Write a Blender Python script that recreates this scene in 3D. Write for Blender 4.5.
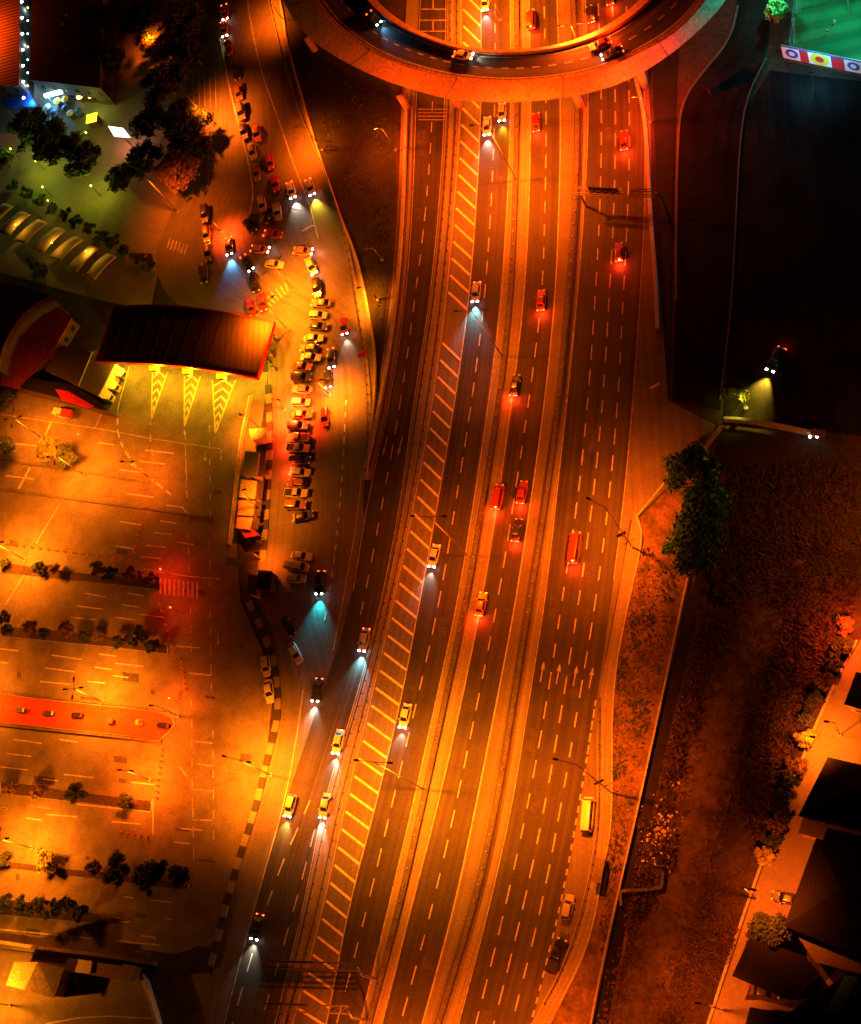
import bpy, bmesh, math, random
from mathutils import Vector, Matrix
from mathutils.geometry import tessellate_polygon
random.seed(11)
PI = math.pi
for o in list(bpy.data.objects): bpy.data.objects.remove(o)
SC = bpy.context.scene
COL = SC.collection

# ------------------------------------------------------------------ camera
FW, FH, FPX = 861, 1024, 1500.0
HGT = 283.0
d_ = Vector((594.0, -608.0, -FPX)).normalized()      # world down, seen from the camera
zc = -d_
xc = (Vector((1, 0, 0)) - zc * zc.x).normalized()
yc = zc.cross(xc)
R3 = Matrix((xc, yc, zc))                              # camera -> world
cam = bpy.data.cameras.new('camera'); camo = bpy.data.objects.new('camera', cam); COL.objects.link(camo)
camo.matrix_world = Matrix.Translation((0, 0, HGT)) @ R3.to_4x4()
cam.sensor_fit = 'VERTICAL'; cam.sensor_height = 24.0; cam.lens = 24.0 * FPX / FH
cam.clip_start = 1; cam.clip_end = 3000
SC.camera = camo
# ------------------------------------------------------------------ world and exposure (night)
wd = bpy.data.worlds.new('World'); SC.world = wd; wd.use_nodes = True
wn = wd.node_tree.nodes['Background']
wn.inputs[0].default_value = (0.9, 0.27, 0.09, 1); wn.inputs[1].default_value = 0.004
SC.view_settings.view_transform = 'Standard'; SC.view_settings.look = 'None'
SC.view_settings.exposure = 0.2; SC.view_settings.gamma = 1.0
SC.cycles.max_bounces = 4; SC.cycles.diffuse_bounces = 2; SC.cycles.glossy_bounces = 2
SC.cycles.use_light_tree = True; SC.cycles.sample_clamp_indirect = 4.0
SODIUM = (1.0, 0.112, 0.002); AMBER = (1.0, 0.165, 0.003); YELLOW = (1.0, 0.50, 0.01)
GREENISH = (0.42, 0.46, 0.01); TEAL = (0.03, 0.68, 0.50); REDL = (1.0, 0.03, 0.004)

def W(px, py, z=0.0):
    """point of the place at height z that the photograph shows at this pixel"""
    d = R3 @ Vector((px - FW / 2, FH / 2 - py, -FPX))
    t = (z - HGT) / d.z
    return Vector((d.x * t, d.y * t, z))
def PX(p):
    q = R3.transposed() @ (Vector(p) - Vector((0, 0, HGT)))
    return (FW / 2 + FPX * q.x / -q.z, FH / 2 - FPX * q.y / -q.z)
def W2(px, py): 
    w = W(px, py); return Vector((w.x, w.y))
def pole_height(base, head):
    b = W(*base); best = (1e9, 5)
    for k in range(8, 120):
        z = k * .25; q = PX((b.x, b.y, z)); e = (q[0]-head[0])**2 + (q[1]-head[1])**2
        if e < best[0]: best = (e, z)
    return best[1]

# ------------------------------------------------------------------ materials
def new_mat(name):
    m = bpy.data.materials.new(name); m.use_nodes = True
    nt = m.node_tree; return m, nt, nt.nodes['Principled BSDF']
def mat(name, col, rough=.8, var=.25, scale=.5, bump=.0, metal=0, spec=.3, col2=None, det=6, fine=None, kind='Object'):
    m, nt, b = new_mat(name); N, L = nt.nodes, nt.links
    b.inputs['Roughness'].default_value = rough; b.inputs['Metallic'].default_value = metal
    b.inputs['Specular IOR Level'].default_value = spec
    tc = N.new('ShaderNodeTexCoord')
    n1 = N.new('ShaderNodeTexNoise'); n1.inputs['Scale'].default_value = scale; n1.inputs['Detail'].default_value = det
    n1.inputs['Roughness'].default_value = .65
    L.new(tc.outputs[kind], n1.inputs['Vector'])
    r = N.new('ShaderNodeValToRGB')
    c2 = col2 or tuple(c * (1 - var) for c in col); c1 = tuple(min(1, c * (1 + var)) for c in col) if not col2 else col
    r.color_ramp.elements[0].position = .33; r.color_ramp.elements[1].position = .67
    r.color_ramp.elements[0].color = (*c2, 1); r.color_ramp.elements[1].color = (*c1, 1)
    L.new(n1.outputs[0], r.inputs[0]); out = r.outputs[0]
    if fine:
        n2 = N.new('ShaderNodeTexNoise'); n2.inputs['Scale'].default_value = fine; n2.inputs['Detail'].default_value = 3
        L.new(tc.outputs[kind], n2.inputs['Vector'])
        mx = N.new('ShaderNodeMix'); mx.data_type = 'RGBA'; mx.blend_type = 'OVERLAY'; mx.inputs[0].default_value = .8
        L.new(out, mx.inputs[6]); L.new(n2.outputs[0], mx.inputs[7]); out = mx.outputs[2]
    L.new(out, b.inputs['Base Color'])
    if bump:
        bp = N.new('ShaderNodeBump'); bp.inputs['Strength'].default_value = bump; bp.inputs['Distance'].default_value = .3
        L.new(n1.outputs[0], bp.inputs['Height']); L.new(bp.outputs[0], b.inputs['Normal'])
    return m
def road_mat(name, col, streak=.35, patch=.25, across=1.1, rough=.72, spec=.35):
    """asphalt with tyre-worn streaks running along the lane (uv: u across in m, v along in m)"""
    m, nt, b = new_mat(name); N, L = nt.nodes, nt.links
    b.inputs['Roughness'].default_value = rough; b.inputs['Specular IOR Level'].default_value = spec
    uv = N.new('ShaderNodeUVMap'); mp = N.new('ShaderNodeMapping'); mp.inputs['Scale'].default_value = (across, .012, 1)
    L.new(uv.outputs[0], mp.inputs[0])
    n1 = N.new('ShaderNodeTexNoise'); n1.inputs['Scale'].default_value = 1; n1.inputs['Detail'].default_value = 4
    L.new(mp.outputs[0], n1.inputs['Vector'])
    r1 = N.new('ShaderNodeMapRange'); r1.inputs[1].default_value = .3; r1.inputs[2].default_value = .7
    r1.inputs[3].default_value = 1 - streak; r1.inputs[4].default_value = 1 + streak; L.new(n1.outputs[0], r1.inputs[0])
    n2 = N.new('ShaderNodeTexNoise'); n2.inputs['Scale'].default_value = .09; n2.inputs['Detail'].default_value = 7
    n2.inputs['Roughness'].default_value = .7
    L.new(uv.outputs[0], n2.inputs['Vector'])
    r2 = N.new('ShaderNodeMapRange'); r2.inputs[1].default_value = .3; r2.inputs[2].default_value = .7
    r2.inputs[3].default_value = 1 - patch; r2.inputs[4].default_value = 1 + patch; L.new(n2.outputs[0], r2.inputs[0])
    mu = N.new('ShaderNodeMath'); mu.operation = 'MULTIPLY'; L.new(r1.outputs[0], mu.inputs[0]); L.new(r2.outputs[0], mu.inputs[1])
    n3 = N.new('ShaderNodeTexNoise'); n3.inputs['Scale'].default_value = 2.2; n3.inputs['Detail'].default_value = 3
    L.new(uv.outputs[0], n3.inputs['Vector'])
    r3 = N.new('ShaderNodeMapRange'); r3.inputs[1].default_value = .3; r3.inputs[2].default_value = .7
    r3.inputs[3].default_value = .8; r3.inputs[4].default_value = 1.2; L.new(n3.outputs[0], r3.inputs[0])
    mu2 = N.new('ShaderNodeMath'); mu2.operation = 'MULTIPLY'; L.new(mu.outputs[0], mu2.inputs[0]); L.new(r3.outputs[0], mu2.inputs[1])
    vm = N.new('ShaderNodeVectorMath'); vm.operation = 'SCALE'; vm.inputs[0].default_value = col
    L.new(mu2.outputs[0], vm.inputs['Scale']); L.new(vm.outputs[0], b.inputs['Base Color'])
    return m
def emit(name, col, s):
    m, nt, b = new_mat(name)
    b.inputs['Base Color'].default_value = (*[min(1, c) for c in col], 1)
    b.inputs['Emission Color'].default_value = (*col, 1); b.inputs['Emission Strength'].default_value = s
    m.cycles.emission_sampling = 'NONE'
    return m
def stripe_mat(name, ca, cb, period=2.0, axis='uv', rough=.7):
    m, nt, b = new_mat(name); N, L = nt.nodes, nt.links
    b.inputs['Roughness'].default_value = rough; b.inputs['Specular IOR Level'].default_value = .12
    if axis == 'uv':
        uv = N.new('ShaderNodeUVMap'); src = uv.outputs[0]
    else:
        t = N.new('ShaderNodeTexCoord'); src = t.outputs['Object']
    sp = N.new('ShaderNodeSeparateXYZ'); L.new(src, sp.inputs[0])
    s = sp.outputs[1] if axis in ('uv', 'y') else sp.outputs[0]
    dv = N.new('ShaderNodeMath'); dv.operation = 'DIVIDE'; dv.inputs[1].default_value = period; L.new(s, dv.inputs[0])
    fr = N.new('ShaderNodeMath'); fr.operation = 'FRACT'; L.new(dv.outputs[0], fr.inputs[0])
    gt = N.new('ShaderNodeMath'); gt.operation = 'GREATER_THAN'; gt.inputs[1].default_value = .5; L.new(fr.outputs[0], gt.inputs[0])
    mx = N.new('ShaderNodeMix'); mx.data_type = 'RGBA'; L.new(gt.outputs[0], mx.inputs[0])
    mx.inputs[6].default_value = (*ca, 1); mx.inputs[7].default_value = (*cb, 1)
    n = N.new('ShaderNodeTexNoise'); n.inputs['Scale'].default_value = .8; n.inputs['Detail'].default_value = 5
    m2 = N.new('ShaderNodeMix'); m2.data_type = 'RGBA'; m2.blend_type = 'MULTIPLY'; m2.inputs[0].default_value = .7
    L.new(mx.outputs[2], m2.inputs[6]); L.new(n.outputs[0], m2.inputs[7]); L.new(m2.outputs[2], b.inputs['Base Color'])
    return m
M = {}
M['soil'] = mat('soil', (.05, .035, .025), .95, scale=.11, col2=(.018, .016, .011), bump=.5, fine=1.2)
M['verge'] = mat('verge', (.16, .10, .06), .95, scale=.22, col2=(.04, .035, .02), bump=.5, fine=1.5)
M['grass'] = mat('grass', (.024, .03, .010), .95, scale=.3, col2=(.012, .015, .006), bump=.4, fine=2)
M['dirt'] = mat('dirt', (.12, .085, .05), .95, scale=.3, col2=(.045, .033, .022), bump=.5, fine=2.5, det=10)
M['asphalt'] = road_mat('asphalt', (.034, .033, .032), .42, .34)
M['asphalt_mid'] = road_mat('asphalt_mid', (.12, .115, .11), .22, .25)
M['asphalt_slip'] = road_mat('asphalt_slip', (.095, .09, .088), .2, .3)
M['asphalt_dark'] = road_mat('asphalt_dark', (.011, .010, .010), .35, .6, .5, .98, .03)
M['concrete'] = road_mat('concrete', (.17, .16, .15), .25, .25, 2.0, .85)
M['conc'] = mat('conc', (.30, .29, .27), .85, .22, .35, fine=2.5)
M['conc_dark'] = mat('conc_dark', (.09, .085, .08), .9, .3, .4, fine=2.5)
M['deckwall'] = mat('deckwall', (.44, .24, .16), .85, .15, .25, fine=1.5)
M['lot'] = mat('lot', (.15, .14, .13), .85, scale=.22, col2=(.085, .08, .075), fine=4, det=12)
M['paving'] = mat('paving', (.20, .18, .16), .85, scale=.1, col2=(.13, .12, .11), fine=6.0)
M['redpaving'] = mat('redpaving', (.42, .045, .02), .8, .2, .2, fine=2)
M['paint'] = mat('paint', (.48, .46, .43), .7, scale=.9, col2=(.22, .21, .20), det=8)
M['paint_hatch'] = mat('paint_hatch', (.80, .74, .55), .7, scale=.9, col2=(.5, .44, .3), det=8)
M['paint_worn'] = mat('paint_worn', (.42, .41, .38), .75, scale=.7, col2=(.15, .145, .14), det=8)
M['paint_yellow'] = mat('paint_yellow', (.75, .5, .08), .7, scale=.7, col2=(.4, .26, .05))
M['kerb_bw'] = stripe_mat('kerb_bw', (.05, .05, .045), (.26, .25, .22), 4.9)
M['steel'] = mat('steel', (.30, .30, .29), .5, .2, 1, metal=.6)
M['steel_dark'] = mat('steel_dark', (.05, .05, .05), .6, .3, 1, metal=.3)
M['gap'] = mat('gap', (.007, .006, .006), .95, .4, .5)
M['leaf'] = mat('leaf', (.055, .085, .025), .8, scale=.6, col2=(.02, .035, .012))
M['leaf_green'] = mat('leaf_green', (.04, .17, .04), .7, scale=.6, col2=(.02, .08, .02)); M['scrub'] = mat('scrub', (.10, .06, .03), .9, scale=.5, col2=(.03, .022, .012))
M['leaf_dry'] = mat('leaf_dry', (.20, .13, .05), .85, scale=.8, col2=(.07, .055, .02))
M['leaf_lit_tint'] = mat('leaf_lit_tint', (.40, .40, .08), .8, scale=.8, col2=(.12, .13, .03))  # yellow lamp glow put into the leaf colour of lit plants
M['bark'] = mat('bark', (.11, .075, .05), .9, .3, 3)
M['roof_brown'] = stripe_mat('roof_brown', (.62, .27, .15), (.22, .09, .05), 1.1, 'y')
M['roof_dark'] = mat('roof_dark', (.12, .07, .045), .85, .3, .3, fine=3)
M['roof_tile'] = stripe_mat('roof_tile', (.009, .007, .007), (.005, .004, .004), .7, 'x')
M['roof_grey'] = mat('roof_grey', (.12, .10, .075), .7, .2, .2, fine=2)
M['canopy'] = stripe_mat('canopy', (.30, .18, .10), (.25, .15, .085), 1.4, 'x', .6)
M['fascia_red'] = mat('fascia_red', (.45, .03, .02), .5, .15, .5)
M['wall'] = mat('wall', (.42, .36, .28), .85, .15, .4, fine=2)
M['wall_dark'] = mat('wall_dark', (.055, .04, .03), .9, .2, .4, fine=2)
M['fabric'] = mat('fabric', (.34, .26, .15), .7, .15, .5)
M['white'] = mat('white', (.75, .74, .72), .6, .06, 1)
M['blue'] = mat('blue', (.02, .09, .42), .6, .1, 1)
M['red'] = mat('red', (.60, .02, .03), .6, .1, 1)
M['yellow'] = mat('yellow', (.75, .52, .03), .6, .1, 1)
M['rubber'] = mat('rubber', (.02, .02, .02), .8, .2, 5)
M['glass'] = mat('glass', (.012, .013, .015), .08, .1, 1, spec=.8)
M['lens'] = mat('lens', (.55, .55, .52), .15, .05, 3, spec=.8)
M['tail'] = mat('tail', (.30, .01, .01), .2, .05, 3, spec=.8)
M['head_w'] = emit('head_white', (1, .93, .80), 28); M['head_b'] = emit('head_blue', (.62, .90, 1), 30)
M['tail_on'] = emit('tail_on', (1, .05, .01), 14)
M['lamp'] = emit('lamp_sodium', (1, .55, .18), 9); M['lamp_white'] = emit('lamp_white', (1, .95, .85), 9)
M['lamp_blue'] = emit('lamp_blue', (.25, .75, 1), 9); M['lamp_yellow'] = emit('lamp_yellow', (1, .8, .1), 6)
# car paint: colour from the object, clear-coated
m, nt, b = new_mat('car_paint'); oi = nt.nodes.new('ShaderNodeObjectInfo'); nt.links.new(oi.outputs['Color'], b.inputs['Base Color'])
b.inputs['Roughness'].default_value = .35; b.inputs['Coat Weight'].default_value = .6; b.inputs['Coat Roughness'].default_value = .08
M['car'] = m
# turf of the floodlit pitch, mown in bands
m, nt, b = new_mat('turf'); N, L = nt.nodes, nt.links
tc = N.new('ShaderNodeUVMap'); sp = N.new('ShaderNodeSeparateXYZ'); L.new(tc.outputs[0], sp.inputs[0])
a1 = N.new('ShaderNodeMath'); a1.operation = 'MULTIPLY'; a1.inputs[1].default_value = 1.35; L.new(sp.outputs[1], a1.inputs[0])
a2 = N.new('ShaderNodeMath'); a2.operation = 'SINE'; L.new(a1.outputs[0], a2.inputs[0])
a3 = N.new('ShaderNodeMapRange'); a3.inputs[1].default_value = -.5; a3.inputs[2].default_value = .5; L.new(a2.outputs[0], a3.inputs[0])
mx = N.new('ShaderNodeMix'); mx.data_type = 'RGBA'; L.new(a3.outputs[0], mx.inputs[0])
mx.inputs[6].default_value = (.012, .10, .03, 1); mx.inputs[7].default_value = (.02, .15, .045, 1); L.new(mx.outputs[2], b.inputs['Base Color'])
b.inputs['Roughness'].default_value = .9; M['turf'] = m

# ------------------------------------------------------------------ object helpers
def tag(o, label=None, cat=None, group=None, kind=None):
    if label: o['label'] = label
    if cat: o['category'] = cat
    if group: o['group'] = group
    if kind: o['kind'] = kind
    return o
def empty(name, loc, rz=0, label=None, cat=None, group=None):
    o = bpy.data.objects.new(name, None); COL.objects.link(o); o.location = loc; o.rotation_euler = (0, 0, rz)
    o.empty_display_size = .5
    return tag(o, label, cat, group)
def meshobj(name, verts, faces, m, parent=None, uvs=None, smooth=False, world=False):
    """world=True: the vertices are world coordinates; move them into the parent's frame"""
    if parent is not None and world:
        q = parent
        mw = Matrix.Identity(4)
        while q is not None:
            mw = Matrix.LocRotScale(q.location, q.rotation_euler, None) @ mw; q = q.parent
        inv = mw.inverted(); verts = [inv @ Vector(v) for v in verts]
    me = bpy.data.meshes.new(name); me.from_pydata([tuple(v) for v in verts], [], faces); me.validate()
    if uvs:
        ul = me.uv_layers.new(name='UVMap')
        for l in me.loops: ul.data[l.index].uv = uvs[l.vertex_index]
    if smooth:
        for p in me.polygons: p.use_smooth = True
    if m is not None: me.materials.append(M[m] if isinstance(m, str) else m)
    o = bpy.data.objects.new(name, me); COL.objects.link(o)
    if parent is not None: o.parent = parent
    return o
class MB:
    def __init__(s): s.v = []; s.f = []; s.uv = []
    def add(s, vs, fs, uvs=None):
        n = len(s.v); s.v += [Vector(v) for v in vs]; s.f += [tuple(i + n for i in f) for f in fs]
        s.uv += uvs if uvs else [(v[0], v[1]) for v in vs]
        return s
    def box(s, x0, x1, y0, y1, z0, z1, mtx=None):
        vs = [Vector((x, y, z)) for z in (z0, z1) for x, y in ((x0, y0), (x1, y0), (x1, y1), (x0, y1))]
        if mtx is not None: vs = [mtx @ v for v in vs]
        return s.add(vs, [(3, 2, 1, 0), (4, 5, 6, 7), (0, 1, 5, 4), (1, 2, 6, 5), (2, 3, 7, 6), (3, 0, 4, 7)])
    def tube(s, a, b, r0, r1=None, n=8):
        a, b = Vector(a), Vector(b); r1 = r0 if r1 is None else r1
        d = (b - a).normalized(); u = d.orthogonal().normalized(); w = d.cross(u)
        vs = [a + (u * math.cos(t) + w * math.sin(t)) * r0 for t in [2*PI*i/n for i in range(n)]] + \
             [b + (u * math.cos(t) + w * math.sin(t)) * r1 for t in [2*PI*i/n for i in range(n)]]
        return s.add(vs, [(i, (i+1) % n, n + (i+1) % n, n + i) for i in range(n)] + [tuple(range(n-1, -1, -1)), tuple(range(n, 2*n))])
    def prism(s, pts, z0, z1):
        """vertical prism over a 2-D outline; z1 may be a list of heights"""
        n = len(pts); zz = z1 if isinstance(z1, (list, tuple)) else [z1] * n
        vs = [(p[0], p[1], z0) for p in pts] + [(p[0], p[1], zz[i]) for i, p in enumerate(pts)]
        tri = tessellate_polygon([[Vector((p[0], p[1], 0)) for p in pts]])
        fs = [(i, (i+1) % n, n + (i+1) % n, n + i) for i in range(n)]
        fs += [tuple(n + k for k in t) for t in tri] + [tuple(reversed(t)) for t in tri]
        return s.add(vs, fs)
    def build(s, name, m, parent=None, smooth=False, world=False):
        me = meshobj(name, s.v, s.f, m, parent, s.uv, smooth, world)
        bm = bmesh.new(); bm.from_mesh(me.data); bmesh.ops.recalc_face_normals(bm, faces=bm.faces); bm.to_mesh(me.data); bm.free()
        return me
def up(o):
    bm = bmesh.new(); bm.from_mesh(o.data); bm.normal_update()
    fl = [f for f in bm.faces if f.normal.z < 0]
    if fl: bmesh.ops.reverse_faces(bm, faces=fl)
    bm.to_mesh(o.data); bm.free(); return o
def sheet(name, pts, z, m, kind='structure'):
    P = [W(x, y, 0) for x, y in pts]
    vs = [(p.x, p.y, z) for p in P]
    tri = tessellate_polygon([[Vector((v[0], v[1], 0)) for v in vs]])
    o = up(meshobj(name, vs, [tuple(t) for t in tri], m, None, [(v[0], v[1]) for v in vs])); tag(o, kind=kind); return o
def chaikin(pts, k=2):
    for _ in range(k):
        q = [pts[0]]
        for a, b in zip(pts, pts[1:]):
            q += [(.75*a[0]+.25*b[0], .75*a[1]+.25*b[1]), (.25*a[0]+.75*b[0], .25*a[1]+.75*b[1])]
        pts = q + [pts[-1]]
    return pts
def resample(P, n):
    """P: list of Vectors -> n points evenly along it"""
    L = [0]
    for a, b in zip(P, P[1:]): L.append(L[-1] + (b - a).length)
    out = []; j = 0
    for i in range(n):
        t = L[-1] * i / (n - 1)
        while j < len(L) - 2 and L[j+1] < t: j += 1
        k = (t - L[j]) / max(1e-9, L[j+1] - L[j]); out.append(P[j].lerp(P[j+1], min(1, k)))
    return out
def wl(pts, z=0, smooth=2): return [W(x, y, z) for x, y in chaikin(pts, smooth)]
def band(name, L, R, z, m, n=90, kind='structure'):
    """road strip between two pixel polylines, uv in metres"""
    A, B = resample(wl(L), n), resample(wl(R), n)
    vs, uv, fs = [], [], []; s = 0
    for i, (a, b) in enumerate(zip(A, B)):
        if i: s += ((a + b) / 2 - (A[i-1] + B[i-1]) / 2).length
        K = 4
        for k in range(K + 1):
            p = a.lerp(b, k / K); vs.append((p.x, p.y, z)); uv.append(((a - b).length * k / K + 37 * (hash(name) % 7 if False else len(name)), s))
    for i in range(n - 1):
        for k in range(4): q = i * 5 + k; fs.append((q, q + 1, q + 6, q + 5))
    o = up(meshobj(name, vs, fs, m, None, uv))
    if kind: tag(o, kind=kind)
    return o
def ribbon(P, w, h, z=0):
    """solid bar of width w and height h along world points P"""
    n = len(P); vs, uv, fs = [], [], []; s = 0
    for i, p in enumerate(P):
        t = (P[min(i+1, n-1)] - P[max(i-1, 0)]); t.z = 0; t.normalize(); nrm = Vector((-t.y, t.x, 0)) * (w / 2)
        if i: s += (p - P[i-1]).length
        for q in (p + nrm, p - nrm):
            for zz in (z, z + h): vs.append((q.x, q.y, p.z + zz)); uv.append((0, s))
    for i in range(n - 1):
        a, b = 4 * i, 4 * i + 4
        fs += [(a+1, b+1, b+3, a+3), (a, a+1, a+3, a+2)] if i == 0 else [(a+1, b+1, b+3, a+3)]
        fs += [(a, b, b+1, a+1), (a+2, a+3, b+3, b+2)]
    e = 4 * (n - 1); fs.append((e, e+2, e+3, e+1))
    return vs, fs, uv

# ------------------------------------------------------------------ the highway's lines, read row by row down the picture
YS = [-60, 0, 110, 210, 300, 400, 500, 600, 700, 800, 900, 1000, 1090]
def T(*xs):
    xs = list(xs); a = 2*xs[0]-xs[1] if abs(xs[0]-xs[1]) < 8 else xs[0]
    xs = [xs[0] + (xs[0]-xs[1]) * .5] + xs + [xs[-1] + (xs[-1] - xs[-2]) * .95]
    return xs
TA = {
 'A_left': T(419, 414, 411, 404, 389, 366, 350, 330, 300, 270, 240),
 'A_dash': T(433, 433, 426, 414.6, 401, 383, 364, 338, 310, 291, 261),
 'A_right': T(447, 446, 440, 431, 415, 402, 383, 357, 325, 306, 282),
 'hL': T(461, 461, 454, 446, 433, 415, 394, 371, 346, 325, 299),
 'hR': T(481, 481, 476, 469, 455, 438, 420, 401, 377, 350, 331),
 'B_dash': T(495, 495, 491, 484.5, 472, 456, 440, 417, 393, 369, 343),
 'B_right': T(510, 511, 507, 501, 489, 474, 458, 436, 414, 390, 366),
 'bar1': T(517, 518, 515, 511, 500, 484, 467, 446, 424, 402, 376),
 'C_left': T(529, 531, 529, 524, 512, 498, 482, 462, 439, 413, 388),
 'C_dash': T(544, 546.5, 545, 542, 529, 514, 498, 478, 457, 434, 407),
 'C_right': T(557, 561, 559, 555, 545, 531, 516, 497, 477, 456, 429),
 'bar2': T(574, 579, 576, 569, 560, 547, 531, 515, 499, 477, 447),
 'D_left': T(584, 588, 583, 576, 566, 555, 544, 528, 512, 490, 464),
 'd1': T(598, 602, 600, 595, 588, 578, 562, 547, 529, 507, 482),
 'd2': T(612, 616, 614, 609, 603, 593, 579, 563, 546, 525, 500),
 'd3': T(626, 630, 628, 623, 618, 609, 596, 579, 562, 543, 518),
 'D_right': T(641, 645, 645, 640, 633, 624, 611, 597, 581, 563, 538),
}
def tab(k, off=0, y0=-60, y1=1090):
    X = [x + off for x in (TA[k] if isinstance(k, str) else k)]
    pts = [(X[i], y) for i, y in enumerate(YS) if y0 < y < y1]
    def at(y):
        for i in range(len(YS) - 1):
            if YS[i] <= y <= YS[i+1]: t = (y - YS[i]) / (YS[i+1] - YS[i]); return X[i] * (1-t) + X[i+1] * t
    return [(at(y0), y0)] + pts + [(at(y1), y1)]
def xat(k, y):
    P = chaikin(tab(k), 2)
    for a, b in zip(P, P[1:]):
        if a[1] <= y <= b[1]: return a[0] + (b[0]-a[0]) * (y-a[1]) / max(1e-6, b[1]-a[1])
    return P[-1][0]

# ------------------------------------------------------------------ ground sheets
g = up(meshobj('ground', [(-2500, -2500, -.3), (2500, -2500, -.3), (2500, 2500, -.3), (-2500, 2500, -.3)], [(0, 1, 2, 3)], 'soil')); tag(g, kind='structure')
sheet('parking_ground', [(-80, 352), (100, 350), (268, 372), (262, 420), (236, 545), (240, 600), (262, 650), (272, 700), (262, 790), (210, 965), (215, 1100), (-90, 1100)], -.2, 'lot')
sheet('plaza_ground', [(-80, -60), (225, -60), (215, 60), (190, 180), (160, 260), (150, 310), (100, 300), (-80, 250)], -.22, 'paving')
S_left = [(222, -60), (208, 0), (192, 60), (182, 110), (186, 180), (168, 220), (150, 262), (175, 312), (268, 322), (268, 400), (266, 480), (260, 550), (252, 605), (268, 645), (278, 695), (274, 735), (258, 798), (238, 862), (214, 950), (196, 1090)]
S_right = [(254, -60), (268, 0), (274, 26), (284, 69), (300, 115), (318, 159), (335, 205), (345, 251), (355, 300), (361, 343), (365, 379), (367, 420), (365, 474), (362, 510), (372, 560), (372, 650), (357, 700), (325, 800), (306, 900), (282, 1000), (262, 1090)]
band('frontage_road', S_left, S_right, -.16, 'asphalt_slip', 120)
grassA = [(282, -60), (289, 51), (307, 112), (340, 205), (364, 290), (376, 343), (378, 400), (368, 474)]
grassB = [(386, -60), (388, 60), (394, 130), (396, 200), (390, 270), (380, 340), (378, 400), (370, 474)]
band('grass_bank', grassA, grassB, -.14, 'grass', 60)
S_strip_out = [(266, -60), (282, 0), (289, 51), (307, 112), (328, 179), (343, 222), (355, 250), (366, 290), (375, 343), (377, 379), (373, 430), (367, 476)]
band('slip_road_footway', S_right[:13], S_strip_out, .02, 'concrete', 80)
band('highway_left_shoulder', tab('A_left', -13, -60, 480), tab('A_left', 1, -60, 480), -.12, 'concrete', 80)
band('highway_slip_road', tab('A_left', 0, -60, 600) + [(340, 640), (326, 680), (306, 740), (286, 800), (262, 880), (240, 960), (207, 1090)], tab('A_right', 0, -60, 1090), -.1, 'asphalt', 110)
band('highway_divider', tab('A_right', 0), tab('hL', 0), -.08, 'concrete', 120)
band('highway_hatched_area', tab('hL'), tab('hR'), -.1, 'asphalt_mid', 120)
band('highway_lanes', tab('hR'), tab('B_right'), -.1, 'asphalt', 120)
band('highway_shoulder', tab('B_right'), tab('bar1', -1.5), -.09, 'concrete', 120)
band('median_soil', tab('bar1', -1.5), tab('bar1', 2), -.11, 'gap', 120)
band('highway_shoulder', tab('bar1', 2), tab('C_left'), -.09, 'concrete', 120)
band('highway_lanes', tab('C_left'), tab('C_right'), -.1, 'asphalt', 120)
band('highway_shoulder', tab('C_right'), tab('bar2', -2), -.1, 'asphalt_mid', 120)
band('median_soil', tab('bar2', -2), tab('bar2', 2), -.11, 'gap', 120)
band('highway_shoulder', tab('bar2', 2), tab('D_left'), -.09, 'concrete', 120)
band('highway_lanes', tab('D_left'), tab('D_right'), -.1, 'asphalt', 120)
# east side of the right carriageway
walk_in = [(641, -60), (650, 110), (652, 200), (655, 290), (656, 380), (650, 430), (641, 470), (630, 520), (620, 580), (607, 650), (597, 720), (597, 795), (595, 837), (588, 877), (575, 933), (556, 978), (535, 1015), (500, 1090)]
walk_out = [(652, -60), (656, 110), (657, 200), (662, 290), (700, 380), (716, 425), (704, 452), (640, 517), (640, 545), (626, 612), (613, 690), (611, 795), (609, 837), (602, 872), (595, 919), (582, 961), (560, 1002), (520, 1090)]
sheet('bus_lane', [(641, -60)] + [(xat('D_right', y), y) for y in range(0, 1091, 30)] + list(reversed(walk_in)), -.105, 'asphalt_slip')
sheet('merging_apron', [(650, 200), (660, 290), (668, 400), (716, 425), (704, 452), (636, 517), (630, 520), (641, 470), (650, 430), (655, 380), (655, 290)], -.12, 'asphalt_slip')
band('footway', [(636, 500), (624, 560), (614, 620), (602, 680), (597, 720), (597, 795), (595, 837), (588, 877), (575, 933), (556, 978), (535, 1015), (500, 1090)],
     [(638, 515), (645, 537), (626, 612), (613, 690), (611, 795), (609, 837), (602, 872), (595, 919), (582, 961), (566, 994), (548, 1030), (515, 1090)], .02, 'concrete', 80)
sheet('verge_ground', [(640, 517), (716, 440), (700, 560), (688, 600), (600, 1090), (515, 1090), (566, 994), (595, 919), (611, 795), (612, 700), (627, 612), (644, 540)], -.18, 'verge')
band('ditch_ground', [(700, 560), (688, 600), (658, 721), (638, 812), (620, 890), (600, 980), (580, 1090)], [(714, 560), (701, 600), (671, 721), (651, 812), (633, 890), (616, 980), (596, 1090)], -.17, 'gap', 60)  # flat near-black strip stands in for the ditch's shaded depth
band('dirt_road', [(765, 560), (738, 620), (700, 700), (685, 760), (672, 830), (640, 920), (615, 1010), (600, 1090)], [(805, 560), (775, 640), (742, 720), (735, 790), (712, 850), (690, 930), (660, 1010), (640, 1090)], -.15, 'dirt', 60)
band('side_street', [(890, 590), (851, 655), (822, 712), (796, 780), (772, 845), (755, 888), (735, 950), (712, 1018), (690, 1090)], [(905, 620), (872, 660), (846, 706), (818, 775), (796, 838), (787, 885), (772, 925), (738, 1018), (716, 1090)], -.1, 'paving', 60)
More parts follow.
